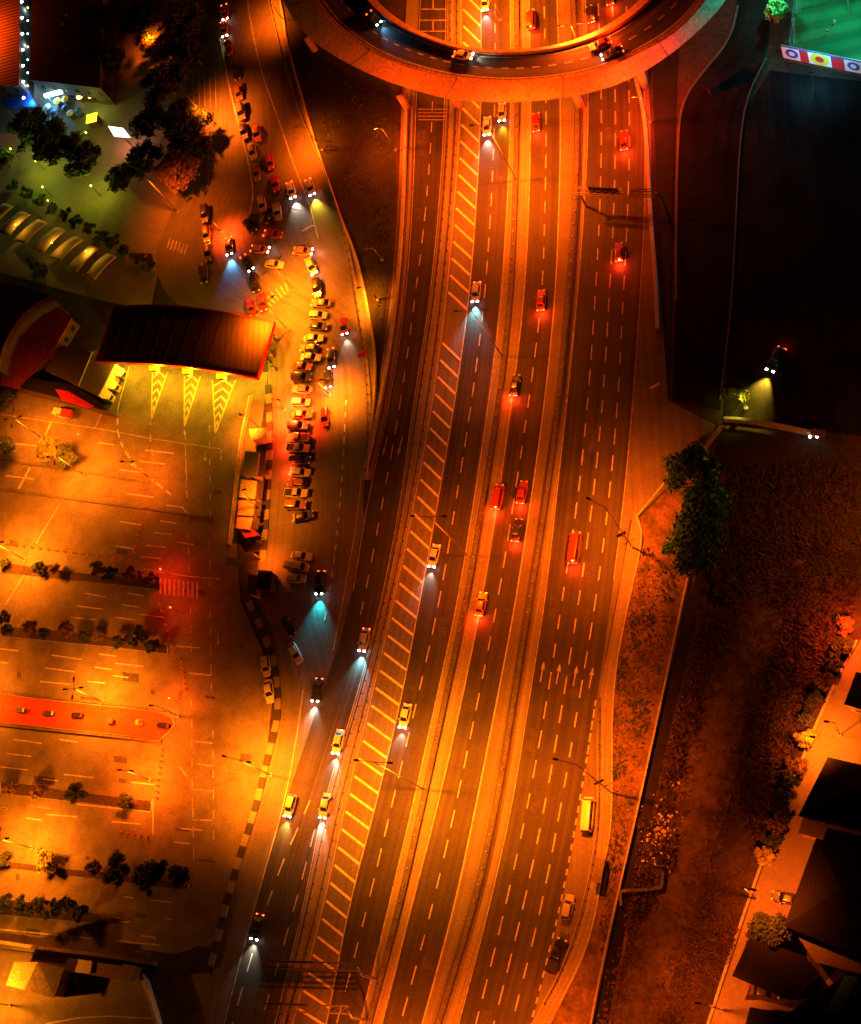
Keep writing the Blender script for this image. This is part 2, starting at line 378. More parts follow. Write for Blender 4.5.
sheet('driveway_ground', [(846, 706), (900, 715), (900, 775), (828, 757), (800, 826), (818, 838), (785, 924), (750, 940), (733, 970), (742, 1000), (760, 1000), (800, 1010), (840, 965), (900, 980), (900, 1100), (720, 1100), (738, 1018), (772, 925), (796, 838), (818, 775)], -.13, 'paving')
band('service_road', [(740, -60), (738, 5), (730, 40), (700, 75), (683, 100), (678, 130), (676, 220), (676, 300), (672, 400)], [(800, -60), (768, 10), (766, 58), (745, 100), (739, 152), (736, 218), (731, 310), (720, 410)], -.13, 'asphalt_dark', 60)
band('ditch_ground', [(650, -60), (652, 80), (657, 200), (659, 300), (661, 400)], [(680, -60), (676, 100), (673, 200), (671, 300), (668, 400)], -.16, 'gap', 40)  # again shade painted as a black strip, no real depth
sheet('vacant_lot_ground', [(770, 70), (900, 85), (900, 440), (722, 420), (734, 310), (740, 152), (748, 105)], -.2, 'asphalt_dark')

# kerbs (structure)
def kerb(name, pts, w=.35, h=.16, z=-.14, m='conc', n=60):
    vs, fs, uv = ribbon(resample(wl(pts), n), w, h, z); return tag(meshobj(name, vs, fs, m, None, uv), kind='structure')
kerb('painted_kerb', [(268, 385), (270, 420), (269, 470), (266, 520), (263, 560)], 1.5, .3, m='kerb_bw')
kerb('painted_kerb', [(246, 592), (252, 610), (260, 625), (268, 644), (275, 664), (279, 710), (274, 735), (268, 756), (258, 800), (246, 838), (236, 868), (222, 920), (210, 968)], 1.5, .3, m='kerb_bw')
kerb('kerb', [(218, 30), (226, 70), (233, 104), (246, 150), (254, 190), (250, 215)], .5)
kerb('kerb', [(738, 5), (730, 40), (700, 75), (683, 100), (678, 130), (676, 220), (676, 300)], .5, .2, m='conc_dark')
kerb('kerb', [(766, 58), (745, 100), (739, 152), (736, 218), (731, 310), (720, 400)], .3, .2, m='conc_dark')
kerb('kerb', [(857, 640), (826, 700), (797, 772), (770, 840), (752, 890), (730, 955), (709, 1020), (690, 1080)], .5, .2)
kerb('kerb', [(664, 483), (652, 498), (636, 517)], .4, .2); kerb('kerb', [(636, 517), (644, 536), (626, 612), (612, 690), (612, 795), (610, 837), (602, 872), (595, 919), (582, 961), (560, 1002)], .3, .2)

# ------------------------------------------------------------------ painted markings: sheets just above the asphalt
MK = {}
def mk(m): return MK.setdefault(m, MB())
def stroke(P, w, m='paint', z=-.06):
    n = len(P); vs = []
    for i, p in enumerate(P):
        t = (P[min(i+1, n-1)] - P[max(i-1, 0)]); t.z = 0; t.normalize(); q = Vector((-t.y, t.x, 0)) * (w / 2)
        vs += [(p.x + q.x, p.y + q.y, z), (p.x - q.x, p.y - q.y, z)]
    mk(m).add(vs, [(2*i, 2*i+1, 2*i+3, 2*i+2) for i in range(n - 1)])
def line(pts, w=.25, m='paint', z=-.06, smooth=2): stroke(wl(pts, 0, smooth), w, m, z)
def dash(pts, w=.28, on=3.3, per=5.9, m='paint', z=-.06, phase=0, smooth=2):
    P = wl(pts, 0, smooth); L = sum((b-a).length for a, b in zip(P, P[1:])); Q = resample(P, max(2, int(L / .6))); st = L / (len(Q) - 1)
    s = phase
    while s + on < L:
        i0, i1 = int(s / st), int((s + on) / st)
        if i1 > i0: stroke(Q[i0:i1+1], w, m, z)
        s += per
for k, on, y0, y1 in (('A_dash', 3.2, -60, 620), ('B_dash', 3.4, -60, 1090), ('C_dash', 3.4, -60, 1090), ('d1', 3.4, -60, 1090), ('d2', 3.4, -60, 1090), ('d3', 3.4, -60, 1090)):
    dash(tab(k, 0, y0, y1), .27, on, 6.1, phase=random.random() * 3)
for k, o, w, m in (('hL', 0, .22, 'paint'), ('hR', 0, .26, 'paint'), ('B_right', 0, .25, 'paint_worn'), ('C_left', 0, .25, 'paint_worn'), ('C_right', 0, .28, 'paint'), ('D_left', 1, .22, 'paint_worn'), ('A_right', -1.2, .2, 'paint_worn')):
    line(tab(k, o), w, m)
line(tab('A_left', 1.5, -60, 590), .2, 'paint_worn')
line([(xat('D_right', y), y) for y in range(-60, 610, 40)], .2, 'paint_worn')
dash([(xat('D_right', y) - 1, y) for y in range(700, 1091, 30)], .3, 1.3, 2.4)
line([(247, 0), (252, 30), (261, 72), (277, 115), (295, 169), (310, 205), (318, 238)], .35, 'paint_worn')
dash([(346, 400), (344, 440), (341, 490), (337, 535), (332, 575), (324, 623)], .35, 1.6, 3.2)
dash([(322, 800), (312, 840), (299, 890), (285, 940), (272, 985), (250, 1060)], .28, 3.4, 6.6); dash([(310, 800), (297, 830), (281, 865), (262, 920), (243, 985), (225, 1050)], .28, 3.4, 6.6)
line([(303, 690), (297, 735), (285, 800), (262, 880), (240, 960), (215, 1060)], .25, 'paint_worn')
line([(361, 478), (357, 520), (350, 560), (342, 605), (333, 650)], .25, 'paint_worn')
# diagonal hatching
y = -40
while y < 1040:
    if not 300 < y < 336:
        a, b = W(xat('hL', y) + 2, y), W(xat('hR', y + 17) - .5, y + 17)
        stroke([a, b], .5, 'paint_hatch', -.064)
    y += 16.4 + y * .0017
rp = random.Random(3); PT = MB(); used_ = []
for _ in range(46):
    k = rp.choice((('hR', 'B_dash'), ('B_dash', 'B_right'), ('C_left', 'C_dash'), ('C_dash', 'C_right'), ('d1', 'd2'), ('d2', 'd3'), ('D_left', 'd1'), ('A_left', 'A_dash')))
    y = rp.uniform(0, 600 if k[0] == 'A_left' else 1020); h_ = rp.uniform(4, 26); u0 = rp.uniform(.12, .4); u1 = rp.uniform(.6, .9)
    if any(abs(y - v) < 34 and abs(xat(k[0], y) - u) < 34 for u, v in used_): continue
    used_.append((xat(k[0], y), y))
    q = [W(xat(k[0], yy) * (1 - u) + xat(k[1], yy) * u, yy) for yy, u in ((y, u0), (y, u1), (y + h_, u1), (y + h_, u0))]
    PT.add([(v.x, v.y, -.082) for v in q], [(0, 1, 2, 3)])
for _ in range(34):
    x, y = rp.uniform(5, 240), rp.uniform(430, 930); a, b_ = rp.uniform(3, 22), rp.uniform(2, 9)
    if any(abs(y - v) < 16 and abs(x - u) < 26 for u, v in used_): continue
    used_.append((x, y))
    q = [W(x, y), W(x + a, y + a * .13), W(x + a, y + a * .13 + b_), W(x, y + b_)]; PT.add([(v.x, v.y, -.186) for v in q], [(0, 1, 2, 3)])
tag(up(PT.build('road_patches', mat('road_patches', (.05, .048, .045), .9, .3, .6, fine=3))), kind='structure')
# lane arrows
def arrow(px, py, ln=4.2, up_=True, m='paint', dirp=(.19, -1)):
    a = W(px, py); b = W(px + dirp[0] * 10, py + dirp[1] * 10); t = (b - a).normalized(); n = Vector((-t.y, t.x, 0))
    if not up_: t = -t
    stroke([a - t * ln * .5, a + t * ln * .18], .22, m)
    q = a + t * ln * .15
    mk(m).add([q + n * .45 + Vector((0, 0, -.06)), q - n * .45 + Vector((0, 0, -.06)), q + t * ln * .38 + Vector((0, 0, -.06))], [(0, 1, 2)])
for x, y in ((542, 672), (558, 674), (575, 676), (591, 678)): arrow(x, y)
for x in (385, 401): arrow(x + (-1 if x > 390 else 0), 446, 4.5, False, dirp=(.25, -1))
for x, y in ((205, 456), (221, 455), (218, 639), (208, 178)): arrow(x, y, 3, False, 'paint_worn', (0, -1))
for x in (420, 428): pass
for y0 in (109, 112.5, 116, 119.5): line([(418, y0), (447, y0)], .3, 'paint_worn', smooth=0)
for y0 in (9, 20, 31): line([(420, y0), (447, y0)], .3, 'paint_worn', smooth=0)
# parking-lot paint (pixel strokes read off enlargements; origin, scale 3.914)
def zz(ox, oy, segs, w=.3, m='paint', z=-.17):
    for s in segs:
        line([(ox + s[i] / 3.914, oy + s[i+1] / 3.914) for i in range(0, len(s), 2)], w, m, z, 0)
zz(0, 400, [(60,170,160,180),(380,165,445,175),(565,195,680,208),(545,238,645,250),(465,272,545,282),(20,295,130,308),(495,365,600,380),(470,475,550,488),(625,472,690,482),(600,518,670,526),(570,568,650,575),(450,570,525,582),(550,612,630,620),(330,755,410,770),(495,755,560,765),(475,800,545,810),(300,805,400,818),(275,850,375,860),(450,850,525,860),(545,838,640,850),(650,410,710,418,730,440),(690,555,760,566),(740,690,861,700)])
zz(0, 400, [(0,320,300,360,590,400),(300,420,280,560,250,690),(590,150,560,330,520,560)], .12, 'conc_dark', -.184)
zz(0, 400, [(0,55,410,115,590,150,861,190),(560,660,740,690)], .2, 'paint_worn')
zz(0, 400, [(200,85,175,135),(115,265,72,345)], .5, 'paint_yellow')
zz(0, 400, [(235,400,140,560),(100,670,20,800),(410,20,370,110)], .3, 'paint_worn')
zz(0, 600, [(200,215,320,232),(175,265,290,280),(155,318,275,330),(385,210,455,220),(450,247,560,260),(370,262,435,272),(340,318,410,325),(0,190,70,198),(0,243,30,247),(50,545,160,560),(230,545,300,555),(25,600,120,612),(0,652,110,665),(250,682,365,695),(165,700,225,707),(510,712,600,722),(110,805,195,815),(0,815,30,818),(690,180,780,186),(740,285,830,295),(440,295,500,303)])
zz(0, 600, [(90,70,60,115),(700,650,730,690),(770,640,830,650),(750,740,830,748),(740,550,830,560),(750,860,830,862)], .25, 'paint_worn')
zz(0, 804, [(0,15,30,18),(110,5,180,12),(300,0,590,30),(180,40,300,50),(435,68,550,78),(100,55,160,62),(597,-20,597,120),(480,362,520,368),(590,375,675,385),(0,490,370,528),(450,535,625,552),(370,430,505,455,510,462,370,462),(550,515,600,522,610,532),(520,575,570,582,585,592),(705,95,790,102),(650,448,670,452),(180,860,300,838,420,830,600,840),(680,148,740,155)])
for X, y0, y1 in ((185, 432, 500), (187.5, 512, 580), (190, 590, 660), (191, 700, 810), (192.5, 808, 880)): dash([(X, y0), (X + 1, y1)], .25, 2.0, 4.4, 'paint_worn', -.17, smooth=0)
for X, y0, y1 in ((209, 425, 520), (209, 525, 600), (210, 610, 700), (212.5, 730, 860)): dash([(X, y0), (X + 1, y1)], .25, 2.0, 4.4, 'paint_worn', -.17, smooth=0)
dash([(150, 420), (150, 440), (153, 460)], .25, 1.8, 4, 'paint', -.17, smooth=0)
dash([(184, 430), (186, 470), (187, 505)], .25, 1.8, 4, 'paint', -.17, smooth=0)
line([(129, 366), (124, 385), (118, 405), (117, 415)], .3, z=-.17); dash([(117, 418), (118, 438), (127, 455), (140, 471), (155, 482), (174, 497)], .4, 2.2, 3.4, z=-.17)
line([(252, 395), (246, 420), (241, 445)], .35, 'paint', -.17)
def chevrons(tl, tr, ap, n):
    A, B, C = [W(*p) for p in (tl, tr, ap)]
    stroke([A, C], .3, 'paint_yellow', -.168); stroke([B, C], .3, 'paint_yellow', -.168)
    for i in range(n):
        k0 = i / (n + .6)
        a, b = A.lerp(C, k0 + .12), B.lerp(C, k0 + .12); mid = (A + B).lerp(C * 2, k0) / 2
        stroke([a, mid, b], .55, 'paint', -.164)
chevrons((152, 372), (167, 372), (151, 419), 5); chevrons((184, 376), (200, 376), (184, 427), 6); chevrons((212, 380), (235, 380), (215, 433), 6)
for i in range(9): line([(160 + i * 4.6, 578 + i * .5), (160 + i * 4.6, 594 + i * .5)], .5, 'paint_worn', -.17, 0)
for i in range(7): line([(257 + i * 4.6, 302 - i * 3.2), (269 + i * 3.2, 309 - i * 3)], .35, 'paint_worn', -.06, 0)
for i in range(6): line([(170 + i * 3.4, 238 + i * 1.4), (167 + i * 3.4, 248 + i * 1.4)], .5, 'paint_worn', -.06, 0)
for k in range(5): line([(193 + k * 5.5, 70), (194 + k * 5.5, 108)], .22, 'paint_worn', -.06, 0)
line([(315, 226), (312, 225), (302, 231)], .4); line([(289, 206), (300, 209)], .3)
for m_, b_ in MK.items(): tag(up(b_.build('road_markings', m_)), kind='structure')

# ------------------------------------------------------------------ curved flyover (loop ramp)
def pxl(pts, z): return resample([W(x, y, z) for x, y in chaikin(pts, 3)], 90)
DZ = 8.5
outer_bot = [(255, -80), (266, -35), (282, 0), (302, 33), (333, 56), (379, 79), (420, 92), (451, 100), (502, 103), (553, 100), (600, 91), (636, 77), (676, 51), (706, 24), (727, 0), (745, -35), (752, -80)]
outer_top = [(278, -80), (290, -38), (308, -8), (323, 15), (345, 36), (372, 54), (408, 68), (451, 79), (502, 84), (553, 81), (600, 72), (645, 51), (676, 33), (701, 8), (715, -15), (730, -45), (738, -80)]
road_out = [(281, -82), (293, -40), (312, -10), (327, 13), (349, 33), (374, 50), (409, 64), (451, 74), (502, 79), (553, 76), (599, 67), (641, 47), (671, 29), (696, 5), (710, -18), (724, -48), (732, -80)]
road_in = [(325, -90), (335, -50), (350, -22), (366, 0), (389, 22), (420, 38), (462, 52), (502, 56), (553, 52), (590, 42), (622, 27), (655, 0), (672, -25), (682, -55), (686, -85)]
in_top = [(333, -90), (343, -50), (358, -24), (374, -2), (398, 20), (429, 36), (465, 47), (502, 51), (549, 47), (583, 37), (614, 22), (645, -4), (662, -29), (672, -58), (677, -88)]
o1 = pxl(outer_bot, 5.6); o2 = pxl(outer_top, DZ + 1.0); o3 = pxl(road_out, DZ + 1.0); o4 = [Vector((p.x, p.y, DZ)) for p in pxl(road_out, DZ + 1.0)]
i4 = pxl(road_in, DZ); i3 = [Vector((p.x, p.y, DZ + 1)) for p in i4]; i2 = pxl(in_top, DZ + 1.0)
i1 = [Vector((p.x, p.y, DZ - 1.8)) for p in i2]
fly = empty('flyover', tuple(W(502, 90)), 0, 'curved concrete flyover ramp sweeping across the top of the highway', 'flyover')
def loft(name, rows, m, parent, close=False):
    n = len(rows[0]); vs = [v for r in rows for v in r]; fs = []; uv = []
    for ri, r in enumerate(rows):
        s = 0; acr = sum((rows[k+1][45] - rows[k][45]).length for k in range(ri))
        for i in range(n):
            if i: s += (r[i] - r[i-1]).length
            uv.append((acr, s))
    K = len(rows)
    for a in range(K if close else K - 1):
        b = (a + 1) % K
        for i in range(n - 1): fs.append((a*n+i, a*n+i+1, b*n+i+1, b*n+i))
    return meshobj(name, vs, fs, m, parent, uv, False, True)
def lerpP(A, B, t): return [a.lerp(b, t) for a, b in zip(A, B)]
loft('deck', [i4, lerpP(i4, o4, .25), lerpP(i4, o4, .5), lerpP(i4, o4, .75), o4], 'asphalt', fly)
wallg = loft('girder', [o4, o3, o2, o1, [Vector((p.x, p.y, 5.0)) for p in lerpP(o1, o4, .25)], [Vector((p.x, p.y, 5.0)) for p in lerpP(i4, o4, .2)], i1, i2, i3, i4], 'deckwall', fly)
def lift(P, dz): return [Vector((p.x, p.y, p.z + dz)) for p in P]
mkk = MB()
def fstroke(P, w, z):
    n = len(P); vs = []
    for i, p in enumerate(P):
        t = (P[min(i+1, n-1)] - P[max(i-1, 0)]); t.z = 0; t.normalize(); q = Vector((-t.y, t.x, 0)) * (w / 2)
        vs += [(p.x + q.x, p.y + q.y, z), (p.x - q.x, p.y - q.y, z)]
    mkk.add(vs, [(2*i, 2*i+1, 2*i+3, 2*i+2) for i in range(n - 1)])
fstroke(lerpP(i4, o4, .1), .25, DZ + .01); fstroke(lerpP(i4, o4, .9), .22, DZ + .01)
C5 = resample(lerpP(i4, o4, .52), 400); 
for s in range(4, 396, 10): fstroke(C5[s:s+6], .28, DZ + .01)
up(mkk.build('lane_paint', 'paint', fly, world=True))
# parapet rails with posts and expansion joints across the girder's face
rv = ribbon(lift(lerpP(o3, o2, .5), .45), .14, .12); meshobj('outer_rail', rv[0], rv[1], 'steel_dark', fly, None, False, True)
Q = resample(lerpP(o3, o2, .5), 120); b = MB()
for p in Q[::1]: b.tube(p, p + Vector((0, 0, .5)), .07, n=5)
tag(b.build('rail_posts', 'steel_dark', fly, world=True), kind='stuff')
for k in (16, 30, 44, 58, 70): 
    b = MB(); b.tube(o2[k] + Vector((0, 0, .03)), o1[k] - Vector((0, 0, .0)), .09, n=5); b.tube(o3[k] + Vector((0, 0, .03)), o2[k] + Vector((0, 0, .03)), .09, n=5)
    b.build('joint', 'steel_dark', fly, world=True)
for bx, by in ((399, 122), (456, 114), (580, 116), (650, 95), (300, 60)):
    p = W(bx, by); q = min(lerpP(o1, i1, .45), key=lambda v: (v - p).length)
    c = p.lerp(Vector((q.x, q.y, 0)), .35); b = MB(); b.tube((c.x, c.y, -.2), (c.x, c.y, 5.0), .95, .95, 14); b.build('pier', 'deckwall', fly, True, True)

# ------------------------------------------------------------------ barriers and guard rails
def copy_of(o, parent, loc):
    c = o.copy(); COL.objects.link(c); c.parent = parent; c.location = loc; return c
def barrier(name, pts, label, cat, base=None, rails=(), post_h=.9, post_step=4.0, post_m='steel', rail_m='steel', grp=None, n=110, z=-.1, pr=.12):
    P = resample(wl(pts), n); o0 = P[n // 2].copy(); o0.z = 0
    r = empty(name, tuple(o0), 0, label, cat, grp)
    if base:
        w, h, m_ = base; vs, fs, uv = ribbon(P, w, h, z); meshobj('base', vs, fs, m_, r, uv, False, True)
    for off, h in rails:
        Q = []
        for i, p in enumerate(P):
            t = (P[min(i+1, n-1)] - P[max(i-1, 0)]).normalized(); Q.append(p + Vector((-t.y, t.x, 0)) * off)
        vs, fs, uv = ribbon(Q, .14, .16, h); meshobj('rail', vs, fs, rail_m, r, uv, False, True)
    if post_step:
        L = sum((b - a).length for a, b in zip(P, P[1:])); k = max(2, min(98, int(L / post_step))); PP = resample(P, k)
        b = MB(); b.tube((0, 0, 0), (0, 0, post_h), pr, pr, 6); p0 = b.build('post', post_m, r); p0.location = PP[0] - o0
        for p in PP[1:]: copy_of(p0, r, p - o0)
    return r
barrier('median_barrier', tab('bar1', .25), 'long dark median barrier between the hatched carriageway and the two red-lit lanes', 'barrier', (1.0, .75, 'conc_dark'), ((-.55, .55), (.55, .55)), 1.15, 3.2, 'steel', 'steel_dark')
barrier('median_barrier', tab('bar2', 0), 'long dark median barrier left of the widest four lane carriageway', 'barrier', (.9, .8, 'conc_dark'), ((-.7, .5), (.7, .5)), 1.15, 3.2, 'steel', 'steel_dark')
barrier('guard_rail', tab([a + (b - a) * .28 for a, b in zip(TA['A_right'], TA['hL'])]), 'guard rail on the divider beside the left slip road', 'guard rail', None, ((0, .65),), .8, 2.6, 'steel_dark', 'steel_dark')
barrier('guard_rail', tab([a + (b - a) * .78 for a, b in zip(TA['A_right'], TA['hL'])]), 'guard rail on the divider beside the diagonal hatching', 'guard rail', None, ((0, .65),), .8, 3.2, 'steel_dark', 'steel_dark')
barrier('parapet', tab('A_left', -7, 60, 470), 'low concrete parapet between the dark grass bank and the slip road', 'parapet', (.7, .9, 'conc'), ((1.2, .5),), .9, 3.5, 'steel_dark', 'steel_dark')
barrier('guard_rail', [(x + 2.2, y) for x, y in S_right[:13]], 'curving guard rail along the right edge of the frontage road', 'guard rail', None, ((0, .7),), .85, 2.4, 'steel_dark', 'steel_dark')
barrier('parapet', [(x - .8, y) for x, y in S_strip_out], 'pale parapet along the footway above the grass bank', 'parapet', (.5, .7, 'conc'), (), .8, 0)
barrier('parapet', [(636, 79), (645, 115), (648, 160), (651, 218), (656, 279), (658, 330)], 'parapet at the right edge of the highway below the flyover', 'parapet', (.8, .9, 'conc'), (), .8, 0)
barrier('wall', [(690, 572), (683, 602), (658, 721), (638, 812), (620, 890), (604, 960), (585, 1060)], 'long low concrete wall with a pale top edge beside the ditch', 'wall', (.35, 1.0, 'conc'), (), .8, 0)
barrier('kerb_fence', [(600, 700), (600, 795), (598, 837), (591, 877), (578, 933), (560, 978), (545, 1005)], 'low pedestrian railing along the footway of the bus lane', 'railing', None, ((0, .8),), .85, 2.2, 'steel', 'steel_dark', n=50)
barrier('wall', [(725, 421), (745, 422), (780, 428), (822, 437)], 'brown wall south of the parked car with its headlights on', 'wall', (.6, 1.8, 'wall'), (), .8, 0, n=20)
barrier('wall', [(722, 428), (712, 440), (704, 452)], 'short pale wall at the corner of the dark lot', 'wall', (.5, 1.4, 'wall'), (), .8, 0, n=10)
barrier('wall', [(252, 398), (246, 425), (241, 452), (236, 500), (231, 545)], 'thin boundary wall on the parking side of the kiosk row', 'wall', (.35, 1.5, 'wall'), (), .8, 0, n=20)
barrier('wall', [(847, 706), (900, 716)], 'garden wall at the corner below the topmost dark roof', 'wall', (.3, 1.6, 'wall'), (), .8, 0, n=5)
barrier('wall', [(0, 942), (40, 948), (100, 955), (157, 964)], 'pale wall along the gatehouse yard at the lower left', 'wall', (.7, 1.2, 'wall'), (), .8, 0, n=12)
barrier('wall', [(146, 975), (154, 1000), (163, 1030), (170, 1070)], 'leaning dark boundary wall right of the gatehouse yard', 'wall', (.6, 2.2, 'wall'), (), .8, 0, n=8)

# ------------------------------------------------------------------ lamp posts
def point_light(parent, loc, e, col, r=.35, kind='POINT', aim=None, size=2.6, blend=.8):
    l = bpy.data.lights.new('lamp_light', kind); l.energy = e; l.color = col; l.shadow_soft_size = r
    if kind == 'SPOT': l.spot_size = size; l.spot_blend = blend
    o = bpy.data.objects.new('lamp_light', l); COL.objects.link(o); o.parent = parent; o.location = loc
    if aim is not None: o.rotation_euler = Vector(aim).to_track_quat('-Z', 'Y').to_euler()
    return o
def lamp(base, head, label, e=30000, col=SODIUM, arms=1, group='street lamps', armlen=2.2, armdir=None, hmax=None, r=.35, lit=True, lens='lamp', thick=.16, cone=2.15, hmin=0):
    h = pole_height(base, head)
    h = max(h, hmin)
    if arms == 4: h = 12.0; cone = 2.8; e *= 2.5
    if hmax: h = min(h, hmax)
    b0 = W(*base); t = empty('street_lamp', (b0.x, b0.y, 0), 0, label, 'street lamp', group)
    b = MB(); b.tube((0, 0, -.2), (0, 0, h), thick, thick * .5, 8); b.build('pole', 'steel', t, True)
    b = MB(); b.tube((0, 0, -.2), (0, 0, .25), .4, .4, 10); b.build('footing', 'conc', t)
    if armdir is None: ad = Vector((-1, .15, 0)).normalized()
    else:
        q = W(base[0] + armdir[0], base[1] + armdir[1]) - b0; ad = q.normalized()
    dirs = [ad, -ad][:arms] if arms <= 2 else [Vector((math.cos(k*2*PI/arms), math.sin(k*2*PI/arms), 0)) for k in range(arms)]
    for d in dirs:
        a = MB(); a.tube((0, 0, h - .3), d * armlen + Vector((0, 0, h + .2)), .08, .06, 6); a.build('arm', 'steel', t)
        p = d * (armlen + .45) + Vector((0, 0, h + .18)); rz = Matrix.Translation(p) @ Matrix.Rotation(math.atan2(d.y, d.x), 4, 'Z')
        hb = MB(); hb.box(-.5, .5, -.2, .2, -.05, .1, rz); ho = hb.build('lamp_head', 'steel', t)
        lb = MB(); lb.box(-.4, .4, -.16, .16, -.1, -.052, rz); lb.build('lens', lens, ho)
        if lit and cone: point_light(t, p - Vector((0, 0, .25)), e / len(dirs), col, r, 'SPOT', Vector((0, 0, -1)) + d * .12, cone, 1.0)
        elif lit: point_light(t, p - Vector((0, 0, .6)), e / len(dirs), col, r)
    return t, h
E0 = 30000
lamp((517, 181), (480, 128), 'tall twin arm street lamp on the median just below the flyover', E0*11, (1, .1, .002), 2, armlen=3, cone=2.5)
lamp((650, 122), (632, 100), 'added lamp beside the right end of the flyover for its red-orange glow', E0*1.3, (1, .04, .002), 1, armlen=1.5, cone=0)  # added to throw red-orange light on the flyover wall
lamp((396, 150), (382, 128), 'added lamp brightening the left end of the flyover', E0*.9, (1, .075, .003), 1, armlen=1.5, cone=0)  # put in to brighten the flyover's left end
lamp((503, 357), (470, 312), 'tall twin arm street lamp on the median near the cyan-lit car', E0*2.0, SODIUM, 2, armlen=3)
lamp((468, 556), (433, 512), 'tall twin arm street lamp on the median at the middle of the highway', E0*3.4, SODIUM, 2, armlen=3)
lamp((425, 790), (376, 757), 'tall twin arm street lamp standing in the bright stretch of median', E0*12, AMBER, 2, armlen=3)
lamp((632, 547), (600, 510), 'single arm street lamp with a small sign on the footway corner', E0*6, SODIUM, 1, armdir=(-16, -8), armlen=3.2)
lamp((612, 793), (578, 762), 'single arm street lamp on the footway above the white minibus', E0*7, SODIUM, 1, armdir=(-16, -4), armlen=3.4)
lamp((394, 1075), (348, 1045), 'added twin arm lamp out of view, lighting the bottom of the highway', E0*5, SODIUM, 2, armlen=3)  # added out of view to lift the dark lower highway
lamp((560, 1060), (528, 1030), 'added single arm lamp out of view, lighting the bottom right of the highway', E0*4, SODIUM, 1, armdir=(-16, -4), armlen=3.2)  # companion to the one above, added for the lower right lanes
lamp((915, 560), (890, 535), 'added unseen mast beyond the right edge lighting the waste ground', E0*2.2, (1, .16, .008), 2, armlen=2, hmin=28, cone=2.75)  # invented mast, gives the waste ground a dim orange wash
lamp((271, 775), (240, 752), 'street lamp at the painted kerb leaning over the parking lot', E0*8, AMBER, 2, armdir=(-16, -4), armlen=2.5)
lamp((378, 300), (364, 288), 'short street lamp on the grass bank beside the parapet', E0*1.0, AMBER, 1, armdir=(-8, 2), armlen=1.5)
lamp((382, 260), (370, 250), 'short unlit lamp post in the upper grass bank', 0, SODIUM, 1, armdir=(-8, 2), armlen=1.2, lit=False)
lamp((178, 212), (149, 175), 'lamp post beside the dry tree on the plaza corner', E0*1.2, SODIUM, 1, armdir=(14, 6), armlen=1.5)
lamp((164, 58), (147, 38), 'lamp post inside the lit dry tree at the top left', E0*1.2, SODIUM, 1, armdir=(-2, -8), armlen=1.2)
lamp((294, 290), (272, 266), 'lamp post in the busy junction beside the pale sedan', E0*3.6, AMBER, 2, armdir=(8, -8))
lamp((288, 330), (262, 308), 'lamp post at the corner of the toll canopy', E0*2.9, AMBER, 2, armdir=(8, -8), hmin=10, cone=2.6)
lamp((262, 430), (247, 416), 'lamp post beside the lone small kiosk', E0*.9, AMBER, 1, armdir=(-8, -2), armlen=1.2)
lamp((264, 512), (240, 488), 'lamp post rising over the kiosk row roofs', E0*1.0, AMBER, 1, armdir=(12, -2), armlen=1.2)
lamp((285, 410), (272, 398), 'added red lamp standing in for brake light glow on the packed row', E0*6, (1, .03, .002), 1, armdir=(12, 4), armlen=1.5)  # added lamp, imitates the red wash of brake lights
lamp((42, 438), (29, 427), 'parking lot mast above the lit yellow tree', E0*.7, AMBER, 4, armlen=1.6)
lamp((84, 475), (66, 458), 'parking lot mast right of the yellow tree', E0*1.1, AMBER, 4, armlen=1.6)
lamp((150, 478), (140, 468), 'slim mast near the curved dashed line', E0*1.0, SODIUM, 2, armlen=1, hmin=10, cone=2.7)
lamp((25, 560), (8, 542), 'parking lot mast at the left end of the upper planter', E0*1.5, AMBER, 4, armlen=1.6)
lamp((103, 702), (86, 690), 'parking lot mast beside the red paved island', E0*1.5, AMBER, 4, armlen=1.6)
lamp((32, 848), (16, 840), 'parking lot mast above the lowest planter row', E0*1.5, AMBER, 4, armlen=1.6)
lamp((-25, 700), (-45, 682), 'mast beyond the left edge of the red island', E0*1.2, AMBER, 4, armlen=1.6)
lamp((150, 780), (138, 770), 'slim mast at the right end of the middle planter', E0*2.4, SODIUM, 2, armlen=1, hmin=10, cone=2.7)
lamp((10, 1005), (-8, 990), 'lamp post left of the gatehouse', E0*1.3, (1, .22, .004), 1, armlen=1.2, hmin=11, cone=0)
lamp((178, 716), (166, 706), 'slim lamp post at the nose of the red island', E0*.8, SODIUM, 1, armlen=1, hmin=9, cone=2.7)
lamp((757, 899), (742, 888), 'lamp post on the verge of the side street', E0*1.7, (1, .11, .004), 1, armlen=1.5, armdir=(8, 2))
lamp((812, 748), (801, 737), 'lamp post above the bright yellow-green bush', E0*1.2, (1, .13, .004), 1, armlen=1, armdir=(8, 2))
lamp((868, 640), (856, 628), 'lamp post at the top of the side street', E0*1.3, (1, .06, .003), 1, armlen=1)
lamp((722, 1010), (708, 1000), 'lamp post at the bottom of the side street', E0*1.4, (1, .11, .004), 1, armlen=1)
lamp((840, 735), (830, 724), 'short lamp post in the lit driveway', E0*.5, SODIUM, 1, armlen=.8)
lamp((207, 120), (192, 102), 'lamp post lighting the paved strip by the queue of cars', E0*3, (1, .12, .004), 1, armdir=(14, 2), armlen=3, hmin=11)
lamp((222, 232), (210, 222), 'lamp post in the red-lit lane left of the junction', E0*.9, (1, .06, .004), 1, armdir=(4, 2), armlen=1)
lamp((330, 395), (316, 380), 'lamp post between the packed row and the frontage lane', E0*2.0, AMBER, 1, armdir=(10, 0), armlen=1.2)
lamp((500, 20), (475, -15), 'tall street lamp on the median inside the flyover loop', E0*4.5, SODIUM, 2, armlen=3, cone=0)
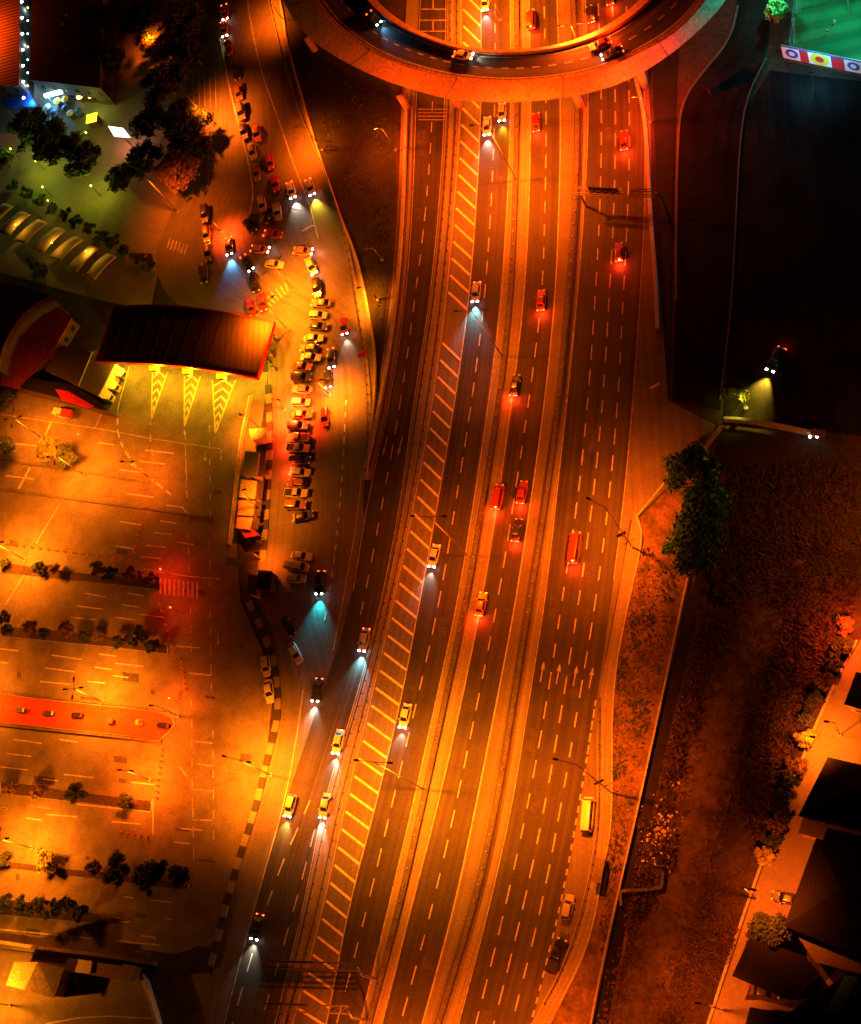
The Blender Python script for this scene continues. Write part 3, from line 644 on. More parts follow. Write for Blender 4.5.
lamp((585, 60), (560, 30), 'street lamp right of the upper median inside the loop', E0*1.6, (1, .08, .004), 2, armlen=2, cone=0, hmin=13)
lamp((283, 20), (270, 5), 'lamp post at the top of the frontage road footway', E0*1.2, SODIUM, 1, armlen=1.2, hmin=9)
lamp((322, 150), (308, 136), 'added lamp post halfway down the footway, brightening the frontage road', E0*1.7, SODIUM, 1, armlen=2, armdir=(-8, 0), hmin=10)  # extra lamp put in to light the upper frontage road
lamp((-20, 60), (-34, 44), 'added unseen mast beyond the left edge lighting the ribbed roof', E0*1.8, SODIUM, 1, armlen=2, armdir=(8, 0), hmin=16, cone=2.7)  # unseen mast put in so the roof ribs show
lamp((262, 560), (252, 550), 'lamp post below the red awning', E0*.35, SODIUM, 1, armdir=(10, 2), armlen=1.2)

# sign gantries
def gantry(base, a, b, h, label, m='steel', panel=None, posts=1):
    """truss beam between the points seen at pixels a and b (at height h), on a mast at base"""
    b0 = W(*base); t = empty('sign_gantry', (b0.x, b0.y, 0), 0, label, 'gantry', 'overhead gantries')
    A, B = W(*a, h), W(*b, h); d = (B - A); L = d.length; d.normalize(); n = Vector((-d.y, d.x, 0))
    k = MB(); k.tube((b0.x, b0.y, -.2), (b0.x, b0.y, h), .3, .22, 10); k.build('mast', m, t, True, True)
    br = MB(); top = Vector((b0.x, b0.y, h)); br.tube(top, B if (B-top).length < (A-top).length else A, .2, .2, 8); br.build('bracket', m, t, True, True)
    k = MB()
    for off in (-.45, .45):
        for dz in (-.45, .45): k.tube(A + n * off * 1.5 + Vector((0, 0, dz)), B + n * off * 1.5 + Vector((0, 0, dz)), .14, n=5)
    q = int(L / 1.4)
    for i in range(q):
        p0, p1 = A + d * (L * i / q), A + d * (L * (i + 1) / q)
        k.tube(p0 - n * .45 + Vector((0, 0, .45)), p1 + n * .45 + Vector((0, 0, .45)), .06, n=4); k.tube(p0 + n * .45 - Vector((0, 0, .45)), p0 + n * .45 + Vector((0, 0, .45)), .06, n=4)
    k.build('truss', m, t, False, True)
    if panel:
        mt = Matrix.Translation(A.lerp(B, panel[0])) @ Matrix.Rotation(math.atan2(d.y, d.x), 4, 'Z')
        k = MB(); k.box(-panel[1] / 2, panel[1] / 2, .5, .65, -1.4, 1.2, mt); k.build('sign_panel', 'steel_dark', t, False, True)
    return t
gantry((378, 979), (262, 964), (357, 967), 8, 'upper sign gantry reaching over the hatched carriageway at the bottom', 'steel', (.3, 9))
gantry((368, 1020), (262, 1007), (348, 1010), 8, 'lower sign gantry reaching over the hatched carriageway at the bottom edge', 'steel', (.3, 9))
gantry((586, 206), (575, 191), (622, 194), 7, 'yellowish sign gantry over the wide right carriageway below the flyover', 'wall', (.6, 7))
gantry((668, 214), (630, 193), (655, 193), 8, 'thin gantry arm reaching in from the right edge below the flyover', 'steel_dark')
for x, y_, e, lb in ((168, 574, 3200, 'added red glow beacon by the end of the upper planter'), (178, 612, 1800, 'added red glow beacon at the end of the boxed planter'), (177, 702, 1600, 'added red glow beacon above the nose of the red island'), (86, 440, 500, 'small added red glow beacon right of the yellow-lit tree')):
    p0 = W(x, y_); t = empty('beacon', (p0.x, p0.y, -.2), 0, lb, 'beacon', 'red glow beacons added in the parking lot')  # posts invented to cast the red patches of light
    b = MB(); b.tube((0, 0, 0), (0, 0, 3.6), .08, .06, 8); b.build('post', 'steel', t); b = MB(); b.tube((0, 0, 3.6), (0, 0, 3.95), .16, .12, 10); b.build('lens', 'tail_on', t)
    point_light(t, (0, 0, 4.4), e, (1, .015, .004), .3)
# small road signs
def sign(base, head, w, h, m, label, cat='sign'):
    z = pole_height(base, head); z = max(2.5, z); b0 = W(*base); t = empty('road_sign', (b0.x, b0.y, 0), .4, label, cat)
    b = MB(); b.tube((0, 0, -.2), (0, 0, z), .07, .07, 6); b.build('post', 'steel', t)
    b = MB(); b.box(-w/2, w/2, -.12, -.06, z - h, z + .1); b.build('panel', m, t); return t
sign((368, 360), (362, 352), 2.6, 1.6, 'red', 'dark red road sign on the footway right of the packed row')
sign((626, 541), (618, 534), 2.0, 1.5, 'steel_dark', 'small dark sign beside the footway corner lamp')
sign((658, 392), (651, 386), 2.2, 1.0, 'white', 'small white sign at the edge of the dark carriageway')
sign((604, 786), (596, 783), 2.0, 1.5, 'steel_dark', 'small dark sign under the lamp above the minibus')

# ------------------------------------------------------------------ vehicles
def rrect(hl, hw, p=4.2, n=28, taper=.0):
    out = []
    for i in range(n):
        t = 2 * PI * i / n; c, s = math.cos(t), math.sin(t)
        x = hl * math.copysign(abs(c) ** (2 / p), c); y = hw * math.copysign(abs(s) ** (2 / p), s)
        y *= 1 - taper * max(0, x / hl) ** 3; out.append((x, y))
    return out
def ringloft(rings):
    b = MB(); n = len(rings[0]); vs = [v for r in rings for v in r]; fs = []
    for a in range(len(rings) - 1):
        for i in range(n): j = (i + 1) % n; fs.append((a*n+i, a*n+j, (a+1)*n+j, (a+1)*n+i))
    fs.append(tuple(range(n - 1, -1, -1))); fs.append(tuple(range((len(rings)-1)*n, len(rings)*n)))
    return b.add(vs, fs)
KINDS = {  # half length, half width, belt z, roof z, cabin (x rear bottom, x rear top, x front top, x front bottom)
 'sedan': (2.35, .92, .86, 1.42, (-1.75, -1.1, .35, 1.05)), 'hatch': (2.1, .88, .9, 1.5, (-2.0, -1.65, .35, 1.05)),
 'suv': (2.45, .98, 1.05, 1.75, (-2.3, -2.0, .45, 1.1)), 'van': (2.6, 1.0, 1.15, 2.05, (-2.52, -2.4, 1.3, 1.95)),
 'pickup': (2.65, .95, 1.0, 1.7, (-.55, -.35, .65, 1.25)), 'minibus': (3.1, 1.05, 1.25, 2.4, (-3.0, -2.85, 2.2, 2.75)),
}
PROTO = {}
def proto(kind):
    """vehicle prototype: dictionary part name -> list of meshes; front faces +X"""
    if kind in PROTO: return PROTO[kind]
    hl, hw, zb, zr, (rb, rt, ft, fb) = KINDS[kind]
    ps = []
    def keep(name, o, sub=None): ps.append((name, o)); COL.objects.unlink(o)
    def ring(sx, sy, z, hood=0):
        return [Vector((x * sx, y * sy, z - (hood * max(0, x / hl) ** 2 + hood * .5 * max(0, -x / hl) ** 2))) for x, y in rrect(hl, hw, 4.4, 32, .1)]
    bd = ringloft([ring(.97, .94, .22), ring(1, 1, .42), ring(1, 1, zb - .22, .08), ring(.985, .965, zb - .08, .14), ring(.95, .90, zb, .16), ring(.6, .6, zb + .01, .1)])
    n = 4
    cw, tw = hw * .88, hw * .70
    cab = [Vector(v) for v in ((rb, -cw, zb - .05), (fb, -cw, zb - .1), (fb, cw, zb - .1), (rb, cw, zb - .05), (rt, -tw, zr - .03), (ft, -tw, zr - .03), (ft, tw, zr - .03), (rt, tw, zr - .03))]
    bd.add(cab, [(0, 1, 5, 4), (1, 2, 6, 5), (2, 3, 7, 6), (3, 0, 4, 7), (4, 5, 6, 7)])
    if kind == 'pickup':
        bd.add([(-2.5, -.85, zb), (-.62, -.85, zb), (-.62, .85, zb), (-2.5, .85, zb), (-2.5, -.85, zb + .12), (-.62, -.85, zb + .12), (-.62, .85, zb + .12), (-2.5, .85, zb + .12), (-2.4, -.75, zb + .12), (-.7, -.75, zb + .12), (-.7, .75, zb + .12), (-2.4, .75, zb + .12), (-2.4, -.75, zb + .02), (-.7, -.75, zb + .02), (-.7, .75, zb + .02), (-2.4, .75, zb + .02)],
               [(0,1,5,4),(1,2,6,5),(2,3,7,6),(3,0,4,7),(4,5,9,8),(5,6,10,9),(6,7,11,10),(7,4,8,11),(8,9,13,12),(9,10,14,13),(10,11,15,14),(11,8,12,15)])
    keep('body', bd.build('body', 'car'))
    if kind == 'pickup':
        b = MB(); b.box(-2.39, -.71, -.74, .74, zb + .02, zb + .035); keep('cargo_bed', b.build('cargo_bed', 'rubber'))
    r = MB(); rr = [[Vector(((rt + ft) / 2 + x * s, y * s2, z)) for x, y in rrect((ft - rt) / 2 + .06, tw + .04, 5, 20)] for s, s2, z in ((1, 1, zr - .03), (1, 1, zr + .02), (.9, .9, zr + .06), (.5, .5, zr + .075))]
    keep('roof', ringloft(rr).build('roof', 'car', None, True))
    def pane(name, q):
        q = [Vector(v) for v in q]; c = sum(q, Vector()) / 4; nr = (q[1] - q[0]).cross(q[3] - q[0]).normalized()
        if nr.dot(c - Vector(((rb + fb) / 2, 0, zb))) < 0: nr = -nr
        f = [c + (v - c) * .9 + nr * .015 for v in q]; bk = [v - nr * .012 for v in f]
        b = MB(); b.add(f + bk, [(0, 1, 2, 3), (7, 6, 5, 4), (0, 4, 5, 1), (1, 5, 6, 2), (2, 6, 7, 3), (3, 7, 4, 0)]); keep(name, b.build(name, 'glass'))
    pane('windshield', [cab[1], cab[2], cab[6], cab[5]]); pane('rear_window', [cab[3], cab[0], cab[4], cab[7]])
    pane('side_window', [cab[0], cab[1], cab[5], cab[4]]); pane('side_window', [cab[2], cab[3], cab[7], cab[6]])
    for sx in (1, -1):
        for sy in (1, -1):
            b = MB(); x = sx * hl * .62; b.tube((x, sy * (hw - .22), .33), (x, sy * (hw + .01), .33), .33, .33, 14); keep('wheel', b.build('wheel', 'rubber'))
    for sy in (1, -1):
        b = MB(); b.box(hl * .86, hl * .975, sy * hw * .62 - .19, sy * hw * .62 + .19, zb - .24, zb - .08); keep('headlight', b.build('headlight', 'lens'))
        b = MB(); b.box(-hl * .985, -hl * .9, sy * hw * .68 - .14, sy * hw * .68 + .14, zb - .26, zb - .05); keep('taillight', b.build('taillight', 'tail'))
        b = MB(); b.box(fb - .4, fb - .22, sy * (hw + .12) - .1, sy * (hw + .12) + .1, zb - .02, zb + .14); keep('mirror', b.build('mirror', 'car'))
    PROTO[kind] = ps; return ps
COLR = {'pale': (.40, .38, .34), 'white': (.58, .56, .53), 'silver': (.36, .36, .36), 'grey': (.14, .14, .14), 'dark': (.025, .025, .028), 'black': (.012, .012, .014), 'red': (.28, .025, .018), 'blue': (.015, .07, .16), 'brown': (.20, .09, .04), 'orange': (.55, .16, .03)}
def vehicle(kind, px, py, dirp, colr, label, lights=0, group=None, beam=None, e=900, z=0, name=None, tail=None, s=1.13):
    ps = proto(kind); p = W(px, py, .7 + z); q = W(px + dirp[0] * 5, py + dirp[1] * 5, .7 + z); a = math.atan2(q.y - p.y, q.x - p.x)
    nm = name or {'sedan': 'sedan_car', 'hatch': 'hatchback_car', 'suv': 'suv_car', 'van': 'van', 'pickup': 'pickup_truck', 'minibus': 'minibus'}[kind]
    cat = {'van': 'van', 'pickup': 'pickup truck', 'minibus': 'minibus'}.get(kind, 'car')
    t = empty(nm, (p.x, p.y, z - .1), a, label, cat, group); t.scale = (s, s, s)
    for pn, o in ps:
        c = o.copy(); COL.objects.link(c); c.parent = t
        if pn in ('body', 'roof', 'mirror'):
            v = random.uniform(.88, 1.12); base = COLR[colr]
            c.color = (*[min(1, x * 1) for x in base], 1)
        if lights and pn == 'headlight': c.material_slots[0].link = 'OBJECT'; c.material_slots[0].material = M['head_b' if lights == 2 else 'head_w']
        if (lights or tail) and pn == 'taillight': c.material_slots[0].link = 'OBJECT'; c.material_slots[0].material = M['tail_on']
        c.name = pn
    hl, hw, zb = KINDS[kind][:3]
    if lights:
        point_light(t, (hl + .05, 0, zb - .1), e, beam or (1, .9, .7), .12, 'SPOT', (1, 0, -.3), 1.25, 1.0)
    if tail: point_light(t, (-hl - .45, 0, zb + .1), tail, REDL, .3)
    return t
row = 'cars packed side by side in the long row'
DR = (1, .06)
rl = [('sedan',321,303,'grey','dark sedan at the top end of the packed horizontal row'),('hatch',318,315,'pale','pale car second from the top of the packed row'),('sedan',318,326,'dark','dark car third from the top of the packed row'),
('sedan',313.5,338,'pale','pale car fourth from the top of the packed row'),('hatch',309,348,'grey','dark car fifth from the top of the packed row'),('sedan',311,357,'pale','pale car sixth from the top, left of a lit dark car'),
('sedan',302,366,'red','bright red car, the reddest in the packed row'),('suv',301.6,377,'dark','dark car directly below the bright red one'),('sedan',302,389,'pale','pale car two below the bright red one'),
('hatch',301,402,'pale','pale car eleventh from the top with a neighbour just as pale below'),('sedan',302,414,'orange','orange tinted car above a dark rounded one in the row'),('suv',298,425.5,'dark','dark car above the two pale pickups in the row'),
('pickup',298.5,437.5,'silver','upper of two adjoining pale pickups in the packed row'),('pickup',298,448,'pale','lower of two adjoining pale pickups in the packed row'),('suv',300,460,'dark','large dark car below the two pale pickups'),
('sedan',300,472,'pale','pale car fifth from the bottom of the packed row'),('hatch',297,483,'brown','dark red-brown car fourth from the bottom of the packed row'),('pickup',296,493,'pale','pale pickup third from the bottom of the packed row'),
('suv',295.5,505,'brown','dark car second from the bottom of the packed row'),('sedan',303,516,'dark','dark car parked askew at the bottom end of the packed row')]
for i, (k, x, y_, c, lb) in enumerate(rl):
    dd = (1, -.22) if 'askew' in lb else (1, random.uniform(.0, .1)); vehicle(k, x, y_, dd if i % 4 else (-dd[0], -dd[1]), c, lb, group=row, tail=(2600 if 5 < i < 17 and i % 2 else None))
g3 = 'three cars parked together below the packed row'
vehicle('sedan', 301, 556, (1, .1), 'pale', 'pale sedan, top of the trio above the cyan headlight beam', group=g3)
vehicle('van', 297, 566.5, (1, .15), 'pale', 'pale van, middle of the trio above the cyan headlight beam', group=g3)
vehicle('hatch', 296, 578.5, (1, .05), 'silver', 'silver car, bottom of the trio above the cyan headlight beam', group=g3)
q_ = 'cars queueing down the frontage road'
DN = (.22, 1)
D = lambda k, x, y_, c, lb, l=0, d=DN, **kw: vehicle(k, x, y_, d, c, lb, l, **kw)
D('sedan', 224.5, 12, 'orange', 'topmost car of the queue with both headlights on', 1, (.1, 1), group=q_, e=300)
D('sedan', 224, 29, 'orange', 'second queueing car with headlights on and an orange roof', 1, (.1, 1), group=q_, e=1000, beam=(1, .7, .1))
D('hatch', 228.5, 48, 'red', 'red car third in the queue from the top', 0, group=q_)
D('sedan', 236, 72, 'dark', 'dark car casting a round shadow, fourth in the queue', 0, group=q_)
D('hatch', 238.5, 93, 'brown', 'brown car fifth in the queue beside the kerb end', 0, group=q_, tail=60)
D('suv', 241, 112, 'grey', 'grey car sixth in the queue level with the tree shade', 0, group=q_)
D('sedan', 243.5, 131, 'dark', 'dark car left of the first orange car of the double queue', 0, group=q_)
D('sedan', 256.5, 133, 'orange', 'orange car at the head of the right column of the double queue', 0, group=q_)
D('sedan', 252, 151, 'pale', 'pale car in the left column of the double queue', 0, group=q_)
D('sedan', 256, 172, 'brown', 'brown car behind the pale one in the double queue', 0, group=q_)
D('hatch', 270, 162, 'red', 'upper red car in the right column of the double queue', 0, group=q_)
D('sedan', 275, 183, 'red', 'lower red car in the right column of the double queue', 0, group=q_)
cg = 'cars crowding the junction above the toll canopy'
D('hatch', 262, 204, 'yellow' if 0 else 'pale', 'pale roofed car boxed in at the middle of the junction', 0, group=cg)
D('sedan', 277, 211, 'silver', 'silver car right of the boxed in pale car', 0, group=cg)
D('pickup', 259, 219, 'dark', 'dark pickup below the boxed in pale car', 0, (1, .2), group=cg)
D('sedan', 249, 226, 'black', 'black car at the left edge of the junction crowd', 0, (.8, .8), group=cg)
D('sedan', 273, 234, 'red', 'red car crossing the junction from left to right', 0, (1, .1), group=cg, tail=100)
D('sedan', 260, 249, 'orange', 'orange car with one bright headlight facing right', 1, (1, .08), group=cg, e=120)
D('sedan', 303, 251, 'orange', 'orange car nosing into the frontage road with headlights on', 1, (1, .05), group=cg, e=250)
D('sedan', 274, 264, 'pale', 'pale car beside the lamp post in the junction', 0, (1, .12), group=cg)
D('sedan', 247, 263, 'black', 'black car right of the blue headlight beam', 1, (.6, 1), group=cg, e=60)
D('suv', 255, 283, 'black', 'black car stopped just above the canopy corner', 0, (.2, 1), group=cg)
D('sedan', 229, 246, 'black', 'black car throwing a wide blue headlight beam', 2, (.05, 1), group=cg, beam=(.12, .5, 1), e=9000)
lf = 'cars standing along the left lane of the junction'
D('suv', 205, 214, 'dark', 'dark car at the top of the left lane beside the crossing', 0, (.05, 1), group=lf)
D('hatch', 206.5, 234, 'orange', 'orange car second in the left lane', 0, (.05, 1), group=lf)
D('sedan', 208, 252, 'dark', 'dark car third in the left lane', 0, (.05, 1), group=lf)
D('suv', 204, 274, 'black', 'black car at the bottom of the left lane', 0, (.05, 1), group=lf)
D('sedan', 251, 307, 'red', 'red car left of its twin above the canopy', 0, (.25, 1)); D('sedan', 262.5, 302, 'red', 'red car right of its twin above the canopy', 0, (.15, 1))
D('sedan', 311, 266, 'pale', 'pale car with headlights leading down the frontage road', 1, (.45, 1), e=500)
D('suv', 317, 288, 'black', 'black car following the pale lit one', 0, (.12, 1))
D('sedan', 331, 358, 'dark', 'dark car with headlights on beside the pale sixth of the row', 1, (.06, 1), e=350)
D('hatch', 328, 379, 'dark', 'dark car with headlights on beside the dark one of the row', 1, (.02, 1), e=350)
D('hatch', 325, 417, 'red', 'red car alone right of the packed row', 0, (0, 1))
D('suv', 320.5, 583, 'black', 'black car throwing a cyan headlight beam', 2, (-.12, 1), beam=(.03, .85, .9), e=9000)
D('sedan', 288, 626, 'black', 'black car beside the painted kerb with a bluish gleam', 0, (.6, 1)); D('sedan', 295, 653, 'silver', 'silver car angled below the black one at the kerb', 0, (.5, 1))
D('hatch', 266, 666, 'pale', 'small pale car parked above the white one at the kerb', 0, (.1, 1)); D('sedan', 269, 691, 'white', 'white car parked against the painted kerb of the lot', 0, (.12, 1), s=1.15)
# moving traffic, at rest in its lanes
tr = 'traffic on the highway'
WH = (1, .85, .6); CY = (.3, .85, .9)
for a in (
 ('sedan', 291, 190, (.25, 1), 'white', 'white car with headlights in the left of two lanes by the footway', 1, WH, 2500), ('sedan', 310, 187, (.3, 1), 'silver', 'silver car with headlights hugging the footway curve', 1, (1, .7, .05), 4000),
 ('hatch', 344, 326, (.1, 1), 'red', 'red car with bright headlights under the footway sign', 1, WH, 900),
 ('sedan', 317, 690, (-.2, 1), 'dark', 'dark car with red taillights and white headlights on the merging lane', 1, WH, 3000),
 ('sedan', 364, 640, (-.22, 1), 'silver', 'silver car with cyan headlights on the left slip road', 2, CY, 5000), ('sedan', 338, 742, (-.23, 1), 'white', 'white car with headlights at the bright end of the slip road', 1, WH, 2500),
 ('sedan', 325, 806, (-.22, 1), 'silver', 'silver car below the bright end of the slip road', 1, WH, 2500), ('hatch', 290, 806, (-.28, 1), 'pale', 'pale car in the leftmost lane above the dark patch', 1, (1, .75, .15), 3000),
 ('sedan', 257, 927, (-.25, 1), 'dark', 'dark car with white headlights near the lower left kerb', 1, WH, 2000),
 ('sedan', 487, 126, (-.04, 1), 'white', 'white car with headlights just emerged from under the flyover', 1, WH, 2500), ('sedan', 502, 112, (-.02, 1), 'pale', 'pale car with yellow headlights at the flyover edge', 1, YELLOW, 2500),
 ('sedan', 485, 2, (-.02, 1), 'white', 'white car with headlights inside the flyover loop', 1, WH, 1500),
 ('sedan', 476, 292, (-.12, 1), 'silver', 'silver car throwing cyan light beside the hatching', 2, CY, 6000),
 ('sedan', 434, 556, (-.25, 1), 'white', 'white car beside the hatching at mid highway', 1, WH, 1800), ('sedan', 405, 716, (-.24, 1), 'white', 'white car beside the hatching above the bright stretch', 1, WH, 1500),
 ):
    k, x, y_, dd, c, lb, l, bc, e = a; vehicle(k, x, y_, dd, c, lb, l, tr, bc, e * 2.4)
for a in (  # red body colours stand in for streaks of taillight
 ('sedan', 541, 300, (.04, -1), 'red', 'red-lit car heading up between the two medians below the first lamp'), ('sedan', 515, 385, (.18, -1), 'dark', 'dark car heading up with taillights left of the dashed line'),
 ('van', 498, 497, (.2, -1), 'red', 'taillight-red van heading up, left of a red pair'), ('sedan', 522, 492, (.2, -1), 'red', 'taillight-red car heading up, right of a red pair'),
 ('sedan', 481, 604, (.22, -1), 'orange', 'orange car with taillights near the mid highway median'), ('sedan', 536, 122, (0, -1), 'red', 'red-lit car heading up just below the flyover edge'),
 ('van', 531, 20, (-.02, -1), 'red', 'taillight-red van inside the flyover loop left of the dashed line'), ('sedan', 590, 14, (-.15, -1), 'dark', 'dark car with taillights at the right inside the loop'),
 ('sedan', 609, -4, (-.15, -1), 'dark', 'dark car at the top edge inside the loop'),
 ('sedan', 624, 140, (.0, -1), 'red', 'red-lit car on the wide carriageway below the flyover'), ('hatch', 619, 252, (0, -1), 'red', 'red-lit car on the wide carriageway below the gantry'),
 ('minibus', 575, 548, (.14, -1), 'red', 'taillight-red minibus with glowing taillights left of the footway corner lamp'), ('sedan', 517, 530, (.2, -1), 'dark', 'dark car trailing the red pair on the middle lanes')):
    k, x, y_, dd, c, lb = a; vehicle(k, x, y_, dd, c, lb, 0, tr, tail=2600)
fd = 'cars on the flyover'
vehicle('sedan', 374, 18, (.8, .85), 'blue', 'blue-white car with headlights at the left of the flyover', 2, fd, (.2, .6, 1), 1500, DZ + .1)
vehicle('sedan', 463, 55, (1, .12), 'white', 'white car with headlights at the middle of the flyover', 1, fd, WH, 1200, DZ + .1)
vehicle('sedan', 600, 44, (-1, .42), 'red', 'red car on the inner lane of the flyover bend', 0, fd, None, 0, DZ + .1, tail=1200); vehicle('sedan', 612, 53, (-1, .42), 'dark', 'dark car on the outer lane of the flyover bend', 1, fd, AMBER, 500, DZ + .1)
bl = 'vehicles standing in the bus lane'
vehicle('minibus', 588, 815, (.08, -1), 'white', 'white minibus with a roof hatch standing in the bus lane', 0, bl, s=1.12)
vehicle('hatch', 568, 907, (.2, -1), 'silver', 'small silver car below the bus shelter', 0, bl); vehicle('pickup', 557, 956, (.35, -1), 'black', 'long black pickup standing lowest in the bus lane', 0, bl, s=1.3)
vehicle('suv', 776, 360, (-.55, 1), 'blue', 'dark blue car with headlights on the empty dark lot', 1, None, (1, .62, .03), 90000, tail=250, s=1.2)
vehicle('sedan', 735, 393, (1, .1), 'dark', 'dark car in greenish light beside the service road', 0, None, s=1.1)
vehicle('pickup', 62, 413, (-.9, -.25), 'white', 'white pickup with a red load parked by the toll office', 0, None, s=1.15)
b = MB(); c0 = W(67, 414, 1.2); mt = Matrix.Translation((c0.x, c0.y, 0)) @ Matrix.Rotation(math.atan2(*(lambda d: (d.y, d.x))(W(53, 411) - W(62, 413))), 4, 'Z'); b.box(-1.6, 1.2, -1, 1, 1.15, 1.9, mt); tag(b.build('cargo_crate', 'red'), 'red covered load on the bed of the white pickup', 'crate')
vehicle('sedan', 856, 944 - 92, (.3, 1), 'grey', 'grey car half hidden by the roof in the lit driveway', 0, None) if 0 else None
vehicle('sedan', 786, 898, (-1, -.2), 'dark', 'dark car in the lit driveway beside the hipped roof', 0, None)
vehicle('sedan', 765, 992, (1, .18), 'dark', 'dark car in the lit yard below the lowest tree', 0, None)
# motorcycles by the canopy corner
def moto_parts():
    ps = []
    def keep(n, o): ps.append((n, o)); COL.objects.unlink(o)
    for x in (-.65, .65):
        b = MB(); b.tube((x, -.06, .3), (x, .06, .3), .3, .3, 14); keep('wheel', b.build('wheel', 'rubber'))
    b = MB(); b.box(-.5, .5, -.12, .12, .35, .7); b.box(-.1, .35, -.16, .16, .65, .85); keep('body', b.build('body', 'car'))
    b = MB(); b.box(-.75, -.05, -.14, .14, .72, .84); keep('saddle', b.build('saddle', 'rubber'))
    b = MB(); b.tube((.5, -.36, 1.0), (.5, .36, 1.0), .025); b.tube((.65, 0, .3), (.48, 0, 1.0), .04); keep('handlebar', b.build('handlebar', 'steel'))
    return ps
MP = moto_parts()
for i, (x, y_, c, lb) in enumerate(((268, 346, 'white', 'white motorcycle at the canopy corner, topmost of the parked ones'), (272, 356, 'orange', 'orange motorcycle beside the canopy edge'), (268, 362, 'dark', 'dark motorcycle below the orange one at the canopy edge'), (274, 369, 'brown', 'brown motorcycle lowest of those by the canopy'), (277, 338, 'pale', 'pale motorcycle standing away from the canopy'))):
    p = W(x, y_); t = empty('motorcycle', (p.x, p.y, -.1), -.7 + random.random() * .3, lb, 'motorcycle', 'motorcycles by the toll canopy'); t.scale = (1.15,) * 3
    for n_, o in MP: c_ = o.copy(); COL.objects.link(c_); c_.parent = t; c_.color = (*COLR[c], 1)

# ------------------------------------------------------------------ vegetation
def leaves(b, cx, cy, cz, rx, ry, rz, n, size, rnd, clumps=14, spiky=0):
    cl = []
    for _ in range(clumps):
        u = rnd.random() * 2 * PI; v = rnd.uniform(-.5, 1); k = rnd.uniform(.35, 1.0)
        cl.append((Vector((math.cos(u) * math.sqrt(max(0, 1 - v*v)) * rx * k, math.sin(u) * math.sqrt(max(0, 1 - v*v)) * ry * k, v * rz * k)), rnd.uniform(.16, .42)))
    for _ in range(n):
        c, r = rnd.choice(cl); d = Vector((rnd.gauss(0, 1), rnd.gauss(0, 1), rnd.gauss(0, 1))).normalized() * rnd.uniform(.35, 1.0) * rnd.choice((1, 1, 1.25))
        p = Vector((cx, cy, cz)) + c + Vector((d.x * rx, d.y * ry, d.z * rz)) * r
        a = Vector((rnd.gauss(0, 1), rnd.gauss(0, 1), rnd.gauss(0, .6))).normalized(); w = a.orthogonal().normalized()
        w = Matrix.Rotation(rnd.random() * 6.28, 3, a) @ w; s = size * rnd.uniform(.6, 1.4)
        b.add([p - a * s, p + w * s * .45, p + a * s, p - w * s * .45], [(0, 1, 2, 3)])
tg = 'dark trees on the plaza at the top left'; dg = 'dark trees on the right verge'
def tree(px, py, rpx, h, label, m='leaf', name='tree', group=None, aspect=1.0, n=1500, size=.42, seed=0, gb=None, cat='tree', clumps=16):
    """px,py: crown centre in the picture; rpx crown radius in pixels; h total height"""
    if group == tg or group == dg: rpx *= 1.22; n = int(n * 1.3)
    rnd = random.Random(seed * 77 + int(px * 3 + py)); cz = h * .66; c = W(px, py, cz); r = rpx / 4.5
    t = empty(name, (c.x, c.y, -.15), 0, label, cat, group)
    b = MB(); b.tube((0, 0, 0), (rnd.uniform(-.2, .2), rnd.uniform(-.2, .2), h * .55), .05 * h * .55, .02 * h, 7)
    for k in range(6):
        a = k * 1.05 + rnd.random(); b.tube((0, 0, h * rnd.uniform(.3, .5)), (math.cos(a) * r * .65, math.sin(a) * r * .65, h * rnd.uniform(.6, .85)), .016 * h, .006 * h, 5)
    b.build('trunk', 'bark', t)
    b = MB(); leaves(b, 0, 0, cz, r * .98, r * .98 * aspect, h * .32, int(n * 2.2), size * 1.1, rnd, int(clumps * 1.7)); b.build('crown', m, t)
    return t
tg = 'dark trees on the plaza at the top left'
tree(165, 42, 21, 8, 'dry tree lit orange from inside at the top left', 'leaf_dry', group=tg, n=1800)
tree(184, 20, 24, 10, 'dark tree above and right of the lit dry tree', group=tg, n=2600)
tree(140, 22, 22, 9, 'dark tree left of the lit dry tree', group=tg, n=1800); tree(192, 52, 13, 8, 'dark tree between the lit dry tree and the queue', group=tg, n=1300)
tree(165, 82, 26, 9, 'dark tree just below the lit dry tree', group=tg, n=2300); tree(184, 124, 25, 9.5, 'largest dark tree of the plaza near the queue', group=tg, n=3200)
tree(150, 118, 20, 8, 'dark tree right of the white lit panel', group=tg, n=1400); tree(176, 170, 23, 7.5, 'brownish tree lit by the lamp post beside it', 'leaf_dry', group=tg, n=1900)
tree(142, 160, 20, 8, 'dark tree left of the brownish lit tree', group=tg, n=1400); tree(204, 150, 11, 7, 'dark tree overhanging the queue of cars', group=tg, n=1300)
tree(24, 128, 24, 9, 'dark tree at the left end of the plaza row', group=tg, n=2000); tree(55, 142, 26, 9, 'dark tree second from the left in the plaza row', group=tg, n=2300)
tree(80, 158, 20, 8, 'dark tree at the right end of the plaza row', group=tg, n=1500); tree(112, 60, 16, 9, 'dark tree right of the dark flat roof', group=tg, n=1200)
tree(2, 158, 12, 6, 'small dark tree at the left edge beside the plaza', group=tg, n=700); tree(118, 178, 14, 5, 'low dark tree at the lower end of the lit plaza', group=tg, n=800)
hg = 'shrubs in the diagonal hedge beside the curved canopies'
